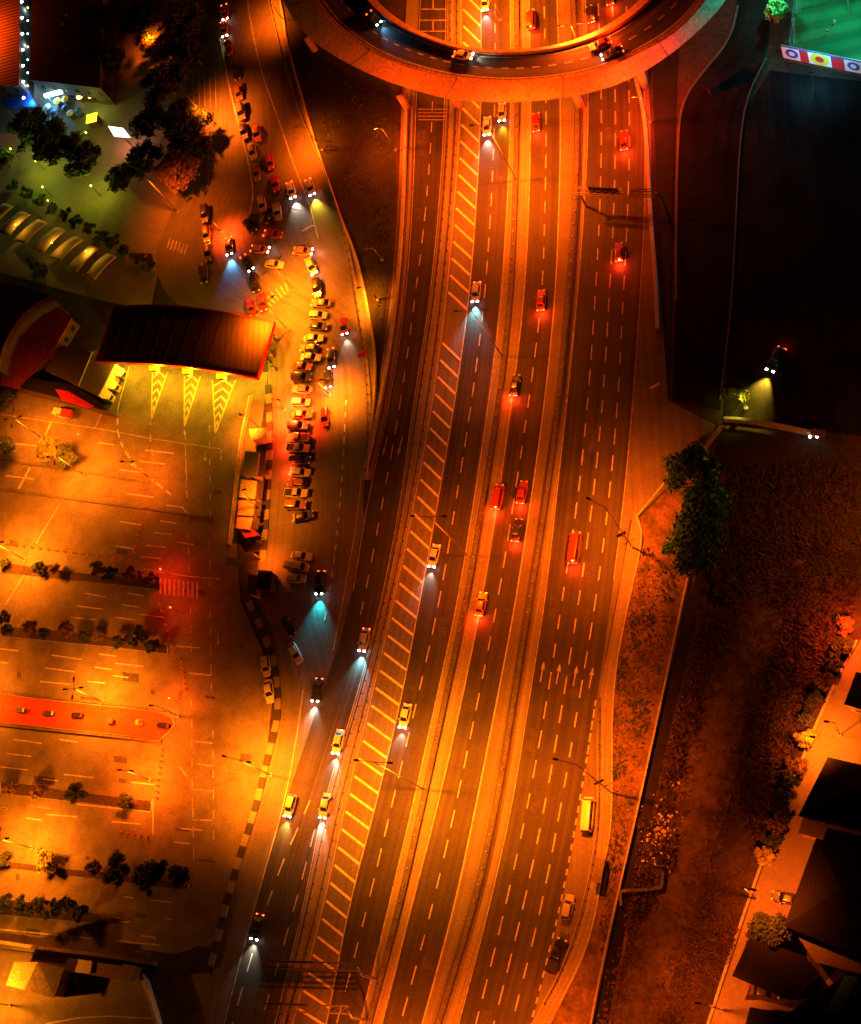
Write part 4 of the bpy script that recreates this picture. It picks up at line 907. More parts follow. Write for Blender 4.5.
for i, (x, y_, r_) in enumerate(((12, 186, 9), (26, 192, 8), (40, 200, 8), (52, 208, 8), (64, 214, 9), (76, 221, 9), (88, 228, 9), (100, 236, 10), (112, 243, 10), (124, 250, 9), (136, 258, 10), (150, 262, 11), (40, 268, 12), (30, 262, 10))):
    tree(x, y_, r_, 3, ['%s shrub of the diagonal hedge' % w for w in ('leftmost', 'second', 'third', 'fourth, green-lit', 'fifth', 'sixth', 'seventh', 'eighth', 'ninth', 'tenth', 'eleventh', 'last')][i] if i < 12 else ('right dark shrub below the canopies', 'left dark shrub below the canopies')[i - 12], 'leaf', 'shrub', hg, 1, 420, .35, i, cat='shrub', clumps=8)
tree(48, 450, 15, 6, 'round tree lit bright yellow in the parking lot', 'leaf_lit_tint', n=1500, size=.38); tree(66, 455, 12, 5.5, 'darker tree touching the bright yellow one', 'leaf', n=900)
tree(3, 446, 14, 6, 'tree at the left edge level with the yellow one', 'leaf', n=900); tree(6, 400, 12, 5, 'dark shrub near the left edge below the curved building', 'leaf', n=700)
dg = 'dark trees on the right verge'
tree(692, 478, 22, 9, 'upper tree of the dark green group on the right verge', 'leaf_green', group=dg, n=2300, size=.5); tree(703, 512, 22, 9.5, 'middle tree of the dark green group on the right verge', 'leaf_green', group=dg, n=2300, size=.5)
tree(692, 546, 21, 9, 'lower tree of the dark green group on the right verge', 'leaf_green', group=dg, n=2100, size=.5)
tree(772, 931, 17, 6, 'round dark tree above the lowest roof', n=1500); tree(805, 738, 8, 4, 'small bush lit bright yellow-green beside the side street', 'leaf_lit_tint', 'bush', n=700, size=.3, cat='bush')
tree(765, 857, 8, 3, 'small pale palm-like bush on the street verge', 'leaf_lit_tint', 'bush', n=500, size=.45, cat='bush')
sg = 'bushes along the left verge of the side street'
for i, (x, y_, r_) in enumerate(((850, 625, 9), (842, 645, 9), (833, 662, 8), (824, 680, 9), (816, 700, 8), (808, 715, 8), (796, 765, 9), (788, 785, 10), (782, 805, 11), (778, 825, 10), (785, 815, 8), (774, 842, 8))):
    tree(x, y_, r_, 3, '%s bush down the verge of the side street' % ('topmost', 'second', 'third', 'fourth', 'fifth', 'sixth', 'seventh', 'eighth', 'ninth', 'tenth', 'eleventh', 'twelfth')[i], 'leaf_dry' if i % 3 == 0 else 'leaf', 'bush', sg, 1, 420, .35, i, cat='bush', clumps=8)
# scrub: ground cover with tufts, one mass
rnd = random.Random(5); b = MB()
def scrub(b, poly, n, h, s, zz0=-.15):
    xs = [p[0] for p in poly]; ys = [p[1] for p in poly]; k = 0
    while k < n:
        x, y_ = rnd.uniform(min(xs), max(xs)), rnd.uniform(min(ys), max(ys)); ins = False; j = len(poly) - 1
        for i in range(len(poly)):
            if (poly[i][1] > y_) != (poly[j][1] > y_) and x < (poly[j][0]-poly[i][0]) * (y_-poly[i][1]) / (poly[j][1]-poly[i][1]) + poly[i][0]: ins = not ins
            j = i
        if not ins: continue
        k += 1; c = W(x, y_); hh = h * rnd.uniform(.3, 1.2) * (1.6 if math.sin(x * .11) * math.cos(y_ * .07) > .2 else .6)
        for q in range(5):
            a = rnd.random() * 6.28; e = Vector((math.cos(a), math.sin(a), 0)) * hh * .7; w = Vector((-math.sin(a), math.cos(a), 0)) * s
            p = Vector((c.x, c.y, zz0)) + e * .2; b.add([p - w, p + w, p + e + Vector((0, 0, hh))], [(0, 1, 2)])
scrub(b, [(700, 470), (861, 460), (861, 590), (840, 650), (790, 760), (752, 860), (740, 760), (760, 700), (790, 620), (740, 590), (712, 640), (690, 740), (660, 840), (640, 905), (656, 800), (674, 721), (704, 600)], 5200, 1.1, .16)
scrub(b, [(718, 870), (748, 870), (735, 940), (700, 1030), (665, 1030), (690, 950)], 900, .8, .15); scrub(b, [(640, 820), (680, 800), (672, 870), (625, 940)], 500, .9, .16)

def edge_scrub(pts, wd, n):
    P = resample(wl(pts), n)
    for p in P:
        c = p + Vector((rnd.gauss(0, wd), rnd.gauss(0, wd), 0)); hh = rnd.uniform(.15, .7)
        for q in range(4):
            a = rnd.random() * 6.28; e = Vector((math.cos(a), math.sin(a), 0)) * hh; w = Vector((-math.sin(a), math.cos(a), 0)) * .2
            pp = Vector((c.x, c.y, -.17)); b.add([pp - w, pp + w, pp + e + Vector((0, 0, hh * .6))], [(0, 1, 2)])
edge_scrub([(765, 560), (738, 620), (700, 700), (685, 760), (672, 830), (640, 920), (615, 1010), (600, 1090)], 1.3, 1500); edge_scrub([(805, 560), (775, 640), (742, 720), (735, 790), (712, 850), (690, 930), (660, 1010), (640, 1090)], 1.5, 1500)
tag(b.build('scrub', 'scrub'), 'dry scrub and weeds covering the dark waste ground', 'scrub', kind='stuff')
b = MB(); scrub(b, [(644, 545), (680, 580), (650, 720), (618, 880), (600, 960), (598, 930), (613, 800), (613, 700), (628, 615)], 1500, .35, .12)
scrub(b, [(300, 60), (385, 90), (392, 200), (378, 330), (350, 220), (318, 130)], 1400, .3, .12)
tag(b.build('grass', 'leaf'), 'short grass on the verges', 'grass', kind='stuff')

# ------------------------------------------------------------------ planters and islands of the parking lot
def island(pts, label, m='conc', top='soil', h=.18, z=-.2, name='traffic_island', w=.3, cat='island'):
    P = [W(x, y_) for x, y_ in pts]; c = sum(P, Vector()) / len(P); t = empty(name, (c.x, c.y, 0), 0, label, cat)
    b = MB(); b.prism([(p.x, p.y) for p in P], z, z + h); b.build('kerb', m, t, False, True)
    b = MB(); inn = [c + (p - c) * (1 - w / max(1, (p - c).length)) for p in P]; b.prism([(p.x, p.y) for p in inn], z + h - .01, z + h + .03); b.build('top', top, t, False, True)
    return t
island([(-30, 690), (0, 694), (60, 701), (120, 707), (160, 712), (172, 717), (175, 724), (170, 732), (160, 740), (110, 734), (50, 728), (0, 723), (-30, 720)], 'long red paved island with a rounded nose in the parking lot', top='redpaving', h=.25)
barrier('kerb_wall', [(-30, 688), (0, 692), (60, 699), (120, 705), (165, 711)], 'dark kerb wall along the upper side of the red island', 'kerb wall', (.5, .5, 'conc_dark'), (), 0, 0, n=10)
barrier('kerb_wall', [(-30, 722), (0, 725), (50, 730), (110, 736), (162, 742)], 'dark kerb wall along the lower side of the red island', 'kerb wall', (.5, .5, 'conc_dark'), (), 0, 0, n=10)
pg = 'benches and boxes standing on the red island'
for i, (x, y_, L_, m_, lb) in enumerate(((22, 711, 2.6, 'steel_dark', 'dark oblong box on the red island, leftmost'), (51, 714, 2.6, 'steel_dark', 'dark oblong box second along the red island'), (79, 716, 3, 'gap', 'dark box with a red lid on the red island'), (112, 722, 1.8, 'steel_dark', 'small dark box right of the red lidded one'), (140, 723, 1.4, 'wall', 'small pale box near the nose of the red island'), (165, 726, 3.2, 'gap', 'dark slanted hut at the nose of the red island'))):
    p = W(x, y_); t = empty('ticket_box', (p.x, p.y, .05), -.12, lb, 'box', pg)
    b = MB(); b.prism([(u, v) for u, v in rrect(L_/2, .6, 4, 14)], -.02, .9); b.build('cabinet', m_, t)
    b = MB(); b.box(L_/2 - .5, L_/2 - .1, -.45, .45, .9, 1.0); b.build('lid', 'white' if i < 2 else 'red', t)
island([(0, 562), (40, 568), (100, 575), (160, 582), (161, 590), (100, 583), (40, 577), (0, 572)], 'narrow planter strip with mixed shrubs below the seamed lot', cat='planter', name='planter')
island([(0, 626), (60, 631), (120, 639), (168, 646), (168, 654), (120, 648), (60, 642), (0, 636)], 'narrow planter strip with boxed shrubs above the red island', cat='planter', name='planter')
island([(0, 782), (60, 790), (120, 797), (152, 801), (152, 811), (100, 805), (50, 799), (0, 793)], 'narrow planter strip below the red island', cat='planter', name='planter')
island([(-20, 858), (60, 868), (140, 876), (190, 884), (188, 890), (100, 880), (-20, 864)], 'narrow planter strip with large dark shrubs near the bottom', cat='planter', name='planter')
island([(-20, 895), (40, 903), (92, 912), (130, 921), (90, 923), (-20, 913)], 'pointed planter with a dense dark hedge at the lower left', cat='planter', name='planter')
for pts, lb in (([(-20, 457), (0, 460), (60, 468), (150, 483)], 'thin kerb crossing the lot below the yellow tree'), ([(-20, 486), (0, 489), (110, 504), (166, 511), (212, 518)], 'dark kerb edging the brightest part of the lot'), ([(-20, 948), (60, 958), (157, 965)], 'kerb before the gatehouse yard')):
    kerb('kerb', pts, .5, .2, -.2, 'conc_dark', 20)
shr = [(5, 562, 6, 'leaf'), (38, 567, 7, 'leaf'), (53, 568, 7, 'leaf_dry'), (97, 570, 10, 'leaf_dry'), (110, 575, 9, 'leaf'), (133, 575, 11, 'leaf_dry'), (150, 579, 9, 'leaf'),
 (3, 617, 8, 'leaf'), (7, 629, 6, 'leaf'), (29, 627, 9, 'leaf_dry'), (44, 632, 7, 'leaf'), (68, 630, 10, 'leaf_dry'), (83, 637, 8, 'leaf'), (96, 637, 6, 'leaf_dry'), (117, 642, 7, 'leaf'), (137, 637, 12, 'leaf'), (152, 646, 9, 'leaf'),
 (10, 788, 8, 'leaf_dry'), (38, 791, 9, 'leaf_dry'), (76, 790, 13, 'leaf'), (125, 801, 8, 'leaf'),
 (4, 858, 7, 'leaf'), (45, 862, 13, 'leaf_lit_tint'), (92, 869, 8, 'leaf_dry'), (116, 869, 16, 'leaf'), (146, 878, 18, 'leaf'), (158, 872, 12, 'leaf'), (178, 876, 13, 'leaf'),
 (20, 903, 10, 'leaf'), (35, 906, 12, 'leaf'), (52, 908, 12, 'leaf'), (66, 907, 11, 'leaf'), (80, 914, 8, 'leaf'), (5, 901, 8, 'leaf')]
import collections
rows_ = [(540, 600, 'upper planter strip'), (600, 660, 'boxed planter above the red island'), (760, 820, 'planter below the red island'), (840, 893, 'lowest planter strip'), (893, 930, 'hedge at the lower left')]
cnt = collections.Counter(); ORD = ['leftmost', 'second', 'third', 'fourth', 'fifth', 'sixth', 'seventh', 'eighth', 'ninth', 'tenth']
for i, (x, y_, r_, m_) in enumerate(sorted(shr, key=lambda s: (next(k for k, r in enumerate(rows_) if r[0] <= s[1] < r[1]), s[0]))):
    k = next(k for k, r in enumerate(rows_) if r[0] <= y_ < r[1]); nm = {'leaf': 'dark green', 'leaf_dry': 'reddish dry', 'leaf_lit_tint': 'yellow-lit'}[m_]
    tree(x, y_, r_, 2.2 + r_ * .13, '%s shrub, %s from the left in the %s' % (nm, ORD[cnt[k]].replace('leftmost', 'first'), rows_[k][2]), m_, 'shrub', 'shrubs in the planters of the parking lot', .9, 300 + r_ * 40, .34, i, cat='shrub', clumps=9); cnt[k] += 1
# red and white bollards across the lot
bo = MB(); bo.tube((0, 0, 0), (0, 0, .9), .16, .13, 8); bo0 = bo.build('bollard', 'red'); COL.objects.unlink(bo0)
k = 0
for a, b2, n_, lb in (((146, 507), (134, 552), 9, 'bollards below the curved dashed line'), ((160, 604), (176, 660), 9, 'bollards right of the boxed planter'), ((182, 662), (186, 690), 6, 'bollards above the nose of the red island'), ((163, 750), (157, 798), 9, 'bollards below the nose of the red island'), ((8, 545), (130, 560), 16, 'bollards along the upper planter strip'), ((122, 832), (148, 836), 5, 'bollards above the lowest planter strip')):
    for i in range(n_):
        t_ = i / (n_ - 1); p = W(a[0] + (b2[0]-a[0]) * t_, a[1] + (b2[1]-a[1]) * t_); c = bo0.copy(); COL.objects.link(c); c.location = (p.x, p.y, -.2)
        tag(c, 'red post, %s from the %s of the ' % (('first', 'second', 'third', 'fourth', 'fifth', 'sixth', 'seventh', 'eighth', 'ninth', 'tenth', 'eleventh', 'twelfth', 'thirteenth', 'fourteenth', 'fifteenth', 'last')[i], 'left' if 'along' in lb or 'above the lowest' in lb else 'top') + lb, 'bollard', lb)

# ------------------------------------------------------------------ buildings
def building(name, roof, h, label, wall_m='wall', roof_m='roof_dark', over=.4, thick=.35, cat='building', ridge=None, base_z=-.2, windows=True, wallh=None, group=None):
    """roof: outline as seen in the picture at roof height h"""
    P = [W(x, y_, h) for x, y_ in roof]; c = sum(P, Vector()) / len(P); t = empty(name, (c.x, c.y, 0), 0, label, cat, group)
    inn = [c + (p - c) * (1 - over / max(.8, (p - c).length)) for p in P]
    b = MB(); b.prism([(p.x, p.y) for p in inn], base_z, h - thick); w = b.build('wall', wall_m, t, False, True)
    b = MB()
    if ridge:
        R = [W(x, y_, h + ridge[1]) for x, y_ in ridge[0]]; n = len(P); vs = [Vector((p.x, p.y, h)) for p in P] + R + [Vector((p.x, p.y, h - .2)) for p in P]; nr = len(R); fs = []
        for i in range(n):
            j = (i + 1) % n; near = lambda v: min(range(nr), key=lambda k: (R[k] - v).length)
            a_, b_ = near(P[i]), near(P[j])
            fs.append((i, j, n + b_, n + a_) if a_ != b_ else (i, j, n + a_)); fs.append((i, n + nr + i, n + nr + j, j))
        b.add(vs, fs)
    else: b.prism([(p.x, p.y) for p in P], h - thick + .002, h)
    r = b.build('roof', roof_m, t, False, True)
    if windows:
        n = len(inn)
        for i in range(n):
            a_, b_ = inn[i], inn[(i + 1) % n]; L_ = (b_ - a_).length
            if L_ < 3: continue
            d = (b_ - a_).normalized(); nr_ = Vector((d.y, -d.x, 0)); 
            if nr_.dot((a_ + b_) / 2 - c) < 0: nr_ = -nr_
            k = max(1, min(6, int(L_ / 3)))
            for q in range(k):
                m0 = a_.lerp(b_, (q + .5) / k); mt = Matrix.Translation((m0.x, m0.y, 0)) @ Matrix.Rotation(math.atan2(d.y, d.x), 4, 'Z')
                sg_ = 1 if (mt.to_3x3() @ Vector((0, 1, 0))).dot(nr_) > 0 else -1
                for z0 in ([1.0] if h < 5 else [1.0, 4.0]):
                    if z0 + 1.3 < h - thick:
                        w_ = MB(); w_.box(-.6, .6, min(0, sg_ * .04), max(0, sg_ * .04), z0, z0 + 1.3, mt); w_.build('window', 'glass', t, False, True)
    return t
# top left
building('warehouse', [(-60, -60), (20, -60), (19, 86), (-60, 84)], 7, 'warehouse with a ribbed brown roof at the top left corner', 'wall_dark', 'roof_brown')
bd = building('flat_roofed_building', [(33, -60), (105, -60), (100, 88), (30, 80)], 8, 'dark flat roofed building beside the string of lights', 'wall_dark', 'roof_dark', .3)
for x, y_ in ((66, 15), (62, 24), (77, 23), (81, 23), (101, 30), (67, 50)):
    p = W(x, y_, 8.3); b = MB(); b.box(p.x - .3, p.x + .3, p.y - .3, p.y + .3, 8.0, 8.3); b.build('roof_light', 'wall', bd, False, True)
# string lights
st = empty('string_lights', tuple(W(24, 45)), 0, 'string of bright white and blue lights between two roofs', 'string lights')
for i in range(7):
    p = W(22 + i * .3, 2 + i * 16, 6.0); b = MB(); b.tube(p, p + Vector((0, 0, .35)), .42, .3, 8); b.build('bulb', 'lamp_white' if i % 2 == 0 else 'lamp_white', st, False, True)
    q = W(28, 8 + i * 13, 5.0); b = MB(); b.tube(q, q + Vector((0, 0, .3)), .25, .2, 8); b.build('small_bulb', 'lamp_blue' if i % 3 else 'lamp_yellow', st, False, True)
b = MB(); b.tube(W(22, -6, 6.4), W(24, 102, 6.4), .04, n=4); b.build('wire', 'steel_dark', st, False, True)
for y_ in (10, 45, 85): 
    p = W(26, y_, 4); point_light(st, p - st.location, 500, (.5, .8, 1), .5)
def booth_roof(poly, h, label, m, cat='canopy', posts=True, name='canopy', light=None):
    P = [W(x, y_, h) for x, y_ in poly]; c = sum(P, Vector()) / len(P); t = empty(name, (c.x, c.y, 0), 0, label, cat)
    b = MB(); b.prism([(p.x, p.y) for p in P], h - .25, h); b.build('top', m, t, False, True)
    if posts:
        for p in P[:4]:
            q = c + (p - c) * .9; b = MB(); b.tube((q.x, q.y, -.2), (q.x, q.y, h - .25), .09, n=6); b.build('post', 'steel', t, False, True)
    if light: 
        pp = W(*light[0], light[3]); point_light(t, pp - t.location, light[1], light[2], .4)
    return t
booth_roof([(17, 88), (27, 88), (38, 108), (22, 106)], 3, 'blue awning at the foot of the string lights', 'blue', 'awning', name='awning', light=((30, 100), 900, (.1, .5, 1), 4))
booth_roof([(1, 98), (18, 97), (22, 108), (6, 110)], 3, 'teal blue awning at the left edge', 'blue', 'awning', name='awning')
sgn = empty('lit_signboard', tuple(W(55, 100)), 0, 'dazzling white and blue lit signboard on the shop front', 'signboard')
p = W(53, 93, 4.2); b = MB(); b.box(p.x - 2.8, p.x + 2.6, p.y - .35, p.y + .35, 3.4, 4.4); b.build('panel', emit('sign_white', (.75, .95, 1), 5), sgn, False, True)
for dx in (-2.4, 2.2): b = MB(); b.tube((p.x + dx, p.y, -.2), (p.x + dx, p.y, 3.4), .1, n=6); b.build('post', 'steel', sgn, False, True)
point_light(sgn, W(53, 98, 3) - sgn.location, 2500, (.15, .6, 1), .5)
sh_ = 'market stalls in front of the shop'
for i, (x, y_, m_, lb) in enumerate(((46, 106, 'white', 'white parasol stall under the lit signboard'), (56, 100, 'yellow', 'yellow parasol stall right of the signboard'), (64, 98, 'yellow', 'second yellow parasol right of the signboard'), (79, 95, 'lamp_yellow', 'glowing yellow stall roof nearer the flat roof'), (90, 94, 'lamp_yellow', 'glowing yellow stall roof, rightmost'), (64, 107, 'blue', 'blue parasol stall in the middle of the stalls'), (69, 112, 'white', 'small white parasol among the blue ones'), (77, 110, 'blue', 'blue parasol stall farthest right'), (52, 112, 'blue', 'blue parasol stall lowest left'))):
    p = W(x, y_, 2.5); t = empty('stall', (p.x, p.y, -.2), .5, lb, 'stall', sh_)
    b = MB(); b.tube((0, 0, 0), (0, 0, 2.7), .05, n=6); b.build('pole', 'steel', t)
    b = MB(); b.tube((0, 0, 2.3), (0, 0, 2.8), 1.15, .1, 8); b.build('parasol', m_, t); b = MB(); b.box(-.7, .7, -.4, .4, 0, .85); b.build('counter', 'wall_dark', t)
kk = empty('kiosk', tuple(W(97, 124)), 0, 'small kiosk glowing yellow on its upper floor', 'kiosk'); 
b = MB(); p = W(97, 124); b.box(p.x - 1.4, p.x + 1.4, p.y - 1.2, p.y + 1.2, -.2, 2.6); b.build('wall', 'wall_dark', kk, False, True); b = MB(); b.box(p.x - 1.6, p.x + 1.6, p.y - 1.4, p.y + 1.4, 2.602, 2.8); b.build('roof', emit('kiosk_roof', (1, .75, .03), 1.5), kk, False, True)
point_light(kk, Vector((0, 3, 4)), 1500, GREENISH, .4)
wp = empty('light_panel', tuple(W(122, 142)), 0, 'tilted glowing white panel on a dark mast above the plaza', 'sign'); hh = pole_height((122, 142), (118, 132))
Q = [W(108, 126, 6), W(123, 128, 6), (W(130, 137, 6)), W(114, 136, 6)]; b = MB(); b.add(Q + [v - Vector((0, 0, .3)) for v in Q], [(0, 1, 2, 3), (7, 6, 5, 4), (0, 4, 5, 1), (1, 5, 6, 2), (2, 6, 7, 3), (3, 7, 4, 0)]); b.build('panel', emit('panel_white', (1, .85, .72), 3), wp, False, True)
c = sum(Q, Vector()) / 4; b = MB(); b.tube((c.x, c.y, -.2), (c.x, c.y, 5.7), .15, n=8); b.build('mast', 'steel_dark', wp, False, True)
point_light(wp, Vector((c.x, c.y - 1, 4.5)) - wp.location, 1800, (1, .2, .05), .5)
for x, y_, e in ((45, 170, 7000), (100, 195, 7000), (20, 158, 1800), (52, 196, 1200), (95, 142, 1500)):
    p0 = W(x, y_); t = empty('garden_lamp', (p0.x, p0.y, -.2), 0, {45: 'green-yellow garden lamp left on the plaza walk', 100: 'green-yellow garden lamp right on the plaza walk', 20: 'garden lamp at the left end of the walk', 52: 'low garden lamp making the hedge green', 95: 'garden lamp above the walk near the kiosk'}[x], 'garden lamp', 'garden lamps on the plaza')
    b = MB(); b.tube((0, 0, 0), (0, 0, 4.5), .07, n=6); b.build('post', 'steel_dark', t); b = MB(); b.tube((0, 0, 4.5), (0, 0, 4.8), .22, .14, 8); b.build('globe', 'lamp_yellow', t)
    point_light(t, (0, 0, 5.2), e * .55, GREENISH if x != 52 else (.3, .8, .05), .3)
# curved fabric canopies
for i, ((x1, y1), (x2, y2)) in enumerate((((2, 203), (-22, 222)), ((19, 211), (-5, 230)), ((36, 219), (11, 238)), ((54, 227), (29, 247)), ((72, 236), (46, 255)), ((88, 245), (63, 265)), ((105, 253), (81, 273)))):
    A, B = W(x1, y1, 3), W(x2, y2, 3); nxt = W(x1 + 17, y1 + 8.3, 3) - A; t = empty('fabric_canopy', (A.x, A.y, 0), 0, '%s arched fabric canopy in the row by the hedge' % ('offset leftmost', 'second', 'third', 'fourth', 'fifth', 'sixth', 'last')[i], 'canopy', 'arched canopies in a row')
    n = 12; m2_ = 8; vs = []; fs = []
    for a_ in range(n + 1):
        th = PI * a_ / n * .62
        for q in range(m2_ + 1):
            s_ = q / m2_; p = A.lerp(B, s_) + nxt * (.06 + .86 * a_ / n); vs.append((p.x, p.y, 3.0 + 2.0 * math.sin(th) * (1 - .3 * s_) - .8 * s_ + .5 * math.sin(PI * s_)))
    for a_ in range(n):
        for q in range(m2_): z0 = a_ * (m2_ + 1) + q; fs.append((z0, z0 + 1, z0 + m2_ + 2, z0 + m2_ + 1))
    o = meshobj('cover', vs, fs, 'fabric', t, None, True, True); sm = o.modifiers.new('thick', 'SOLIDIFY'); sm.thickness = .08
    for p in (A + nxt * .1, B + nxt * .1): b = MB(); b.tube((p.x, p.y, -.2), (p.x, p.y, 3.0), .08, n=6); b.build('post', 'steel', t, False, True)
for x, y_ in ((28, 236), (64, 254), (98, 262), (60, 212)):
    p = W(x, y_); t = empty('garden_lamp', (p.x, p.y, -.2), 0, {28: 'low lamp under the left canopies', 64: 'low lamp under the middle canopies', 98: 'low lamp at the last canopy', 60: 'low lamp in the hedge above the canopies'}[x], 'garden lamp', 'low lamps by the canopies'); b = MB(); b.tube((0, 0, 0), (0, 0, 5.8), .06, n=6); b.build('post', 'steel_dark', t); b = MB(); b.tube((0, 0, 5.8), (0, 0, 6.0), .15, .1, 8); b.build('globe', 'lamp_yellow', t); point_light(t, (0, 0, 6.3), 700, (1, .45, .03), .3)
# curved building at the left, toll office, canopy
building('curved_building', [(-60, 272), (0, 282), (52, 295), (36, 303), (22, 315), (10, 332), (2, 350), (-2, 372), (-60, 360)], 9, 'dark roofed curved building at the left edge', 'wall_dark', 'roof_grey', .8, windows=False)
building('curved_annex', [(50, 298), (72, 318), (52, 352), (20, 388), (0, 385), (4, 352), (14, 332), (30, 312)], 4.0, 'low annex with dark red roof around the curved building', 'wall_dark', mat('annex_roof', (.22, .03, .025), .8, .3, .4), .3)
st_ = empty('stairs', tuple(W(60, 335)), 0, 'yellowish steps between the annex and the dark yard', 'stairs')
for i in range(4):
    Q = [W(58 + i * 3.2, 322 + i * 1.6), W(61 + i * 3.2, 323.5 + i * 1.6), W(54 + i * 3.2, 337 + i * 1.6), W(51 + i * 3.2, 335.5 + i * 1.6)]; b = MB(); b.prism([(p.x, p.y) for p in Q], -.2, 2.4 - i * .5); b.build('step', 'yellow', st_, False, True)
building('toll_office', [(62, 345), (92, 352), (78, 386), (45, 370)], 5, 'flat brown roofed toll office below the dark yard', 'wall', 'roof_grey', .3)
building('toll_office_annex', [(90, 353), (116, 362), (98, 396), (72, 384)], 4.4, 'brown roofed annex with lit boxes beside the toll canopy', 'wall', 'roof_grey', .3)
building('pointed_canopy', [(30, 378), (70, 384), (92, 396), (108, 410), (100, 409), (60, 398), (20, 388)], 4.5, 'black pointed roof beside the pickup with the red load', 'wall_dark', 'gap', .4, windows=False)
b = MB(); Q = [W(55, 389, 4.6), W(68, 391, 4.6), W(94, 406, 4.6), (W(88, 408, 4.6)), W(62, 400, 4.6)]; b.prism([(p.x, p.y) for p in Q], 4.52, 4.62); tag(b.build('roof_banner', 'red'), 'red banner panel lying on the black pointed roof', 'banner')
bx = 'pale ticket boxes beside the toll canopy'
for i, (x, y_) in enumerate(((118, 371), (111, 384), (105, 394))):
    p = W(x, y_, 2.5); t = empty('ticket_booth', (p.x, p.y, -.2), -.5, '%s pale ticket booth left of the toll lanes' % ('upper', 'middle', 'lower')[i], 'booth', bx)
    b = MB(); b.prism(rrect(1.3, .95, 5, 16), 0, 2.3); b.build('cabin', 'wall', t); b = MB(); b.prism(rrect(1.45, 1.1, 5, 16), 2.302, 2.5); b.build('roof', 'white', t); b = MB(); b.box(1.2, 1.33, -.6, .6, 1.1, 1.9); b.build('window', 'glass', t)
RZ = 6.5
tc_ = empty('toll_canopy', tuple(W(185, 345)), 0, 'wide dark toll plaza canopy with a red fascia', 'canopy')
topo = [(114, 307), (155, 306), (200, 310), (240, 316), (274, 322)]; boto = [(96, 361), (140, 364), (180, 367), (220, 372), (257, 378)]
A, B = resample([W(*p, RZ) for p in chaikin(topo)], 24), resample([W(*p, RZ) for p in chaikin(boto)], 24); n = 24; K = 8; vs = []; fs = []
for i in range(n):
    for q in range(K + 1): p = A[i].lerp(B[i], q / K); vs.append((p.x, p.y, RZ + .9 * math.sin(PI * i / (n - 1))))
fs = [(i*(K+1)+q, i*(K+1)+q+1, (i+1)*(K+1)+q+1, (i+1)*(K+1)+q) for i in range(n - 1) for q in range(K)]
o = meshobj('roof', vs, fs, 'canopy', tc_, None, True, True); up(o); sm = o.modifiers.new('thick', 'SOLIDIFY'); sm.thickness = .25
for i in range(2, 23, 2):
    z_ = RZ + .9 * math.sin(PI * i / 23) + .02; b = MB(); b.tube((A[i].x, A[i].y, z_), (B[i].x, B[i].y, z_), .09, n=4); b.build('roof_seam', 'roof_grey', tc_, False, True)
def arch(P): return [Vector((p.x, p.y, RZ + .9 * math.sin(PI * i / (len(P) - 1)))) for i, p in enumerate(P)]
for P in (arch(B), [Vector((p.x, p.y, RZ)) for p in (A[-1], A[-1].lerp(B[-1], .5), B[-1])], [Vector((p.x, p.y, RZ)) for p in (A[0], A[0].lerp(B[0], .5), B[0])], arch(A)):
    r_ = ribbon(P, .35, 1.15, -.95); meshobj('fascia', r_[0], r_[1], 'fascia_red', tc_, r_[2], False, True)
for x, y_ in ((158, 378), (191, 382), (224, 388), (262, 372), (126, 368)):
    p = W(x - 3, y_ - 14); pl_ = W(x - 3, y_ - 3, 5.0); b = MB(); b.tube((p.x, p.y, -.2), (p.x, p.y, RZ), .3, n=10); b.build('column', 'white', tc_, False, True)
    point_light(tc_, pl_ - tc_.location, 7000, (1, .46, .008), .4)
tb = 'toll booths under the canopy'
for i, (x, y_) in enumerate(((157, 368), (190, 371), (224, 376))):
    p = W(x, y_); t = empty('toll_booth', (p.x, p.y, -.2), 0, '%s toll booth at the canopy edge, above a chevron island' % ('left', 'middle', 'right')[i], 'booth', tb)
    b = MB(); b.prism(rrect(.8, 1.5, 5, 16), 0, 2.2); b.build('cabin', 'white', t); b = MB(); b.prism(rrect(.95, 1.65, 5, 16), 2.202, 2.4); b.build('roof', 'yellow', t); b = MB(); b.box(-.5, .5, -1.56, -1.44, 1.1, 1.9); b.build('window', 'glass', t)
# kiosk row along the frontage road
kr = 'kiosks in the row along the frontage road'
building('kiosk', [(249, 429), (266, 428), (267, 438), (251, 440)], 3, 'lone small orange roofed kiosk above the row', 'wall', 'wall', .2, .2, 'kiosk', windows=False, group=kr)
for nm_, R_, m_, lb in (('kiosk', [(245, 451), (259, 452), (256, 477), (242, 475)], 'paving', 'longest brown roofed kiosk at the top of the row'), ('kiosk', [(241, 479), (257, 481), (255, 499), (239, 497)], 'wall', 'orange-brown roofed kiosk second in the row'), ('kiosk', [(239, 500), (255, 501), (253, 516), (237, 515)], 'deckwall', 'square bright roofed kiosk third in the row'), ('kiosk', [(237, 517), (253, 518), (250, 530), (236, 528)], 'deckwall', 'square pale roofed kiosk lowest in the row')):
    building(nm_, R_, 3.6, lb, 'wall', m_, .2, .25, 'kiosk', windows=True, group=kr)
    cx = max(p[0] for p in R_); y0, y1 = min(p[1] for p in R_), max(p[1] for p in R_); booth_roof([(cx, y0 + 1), (cx + 7, y0 + 2), (cx + 5, y1), (cx - 2, y1 - 1)], 2.6, 'low brown awning on the road side of the %s' % lb.replace(' in the row', '').replace(' at the top of the row', ''), 'wall_dark', 'awning', False, 'awning')
booth_roof([(240, 530), (252, 529), (260, 535), (245, 538)], 2.8, 'dark red awning at the lower end of the kiosk row', 'fascia_red', 'awning', True, 'awning')
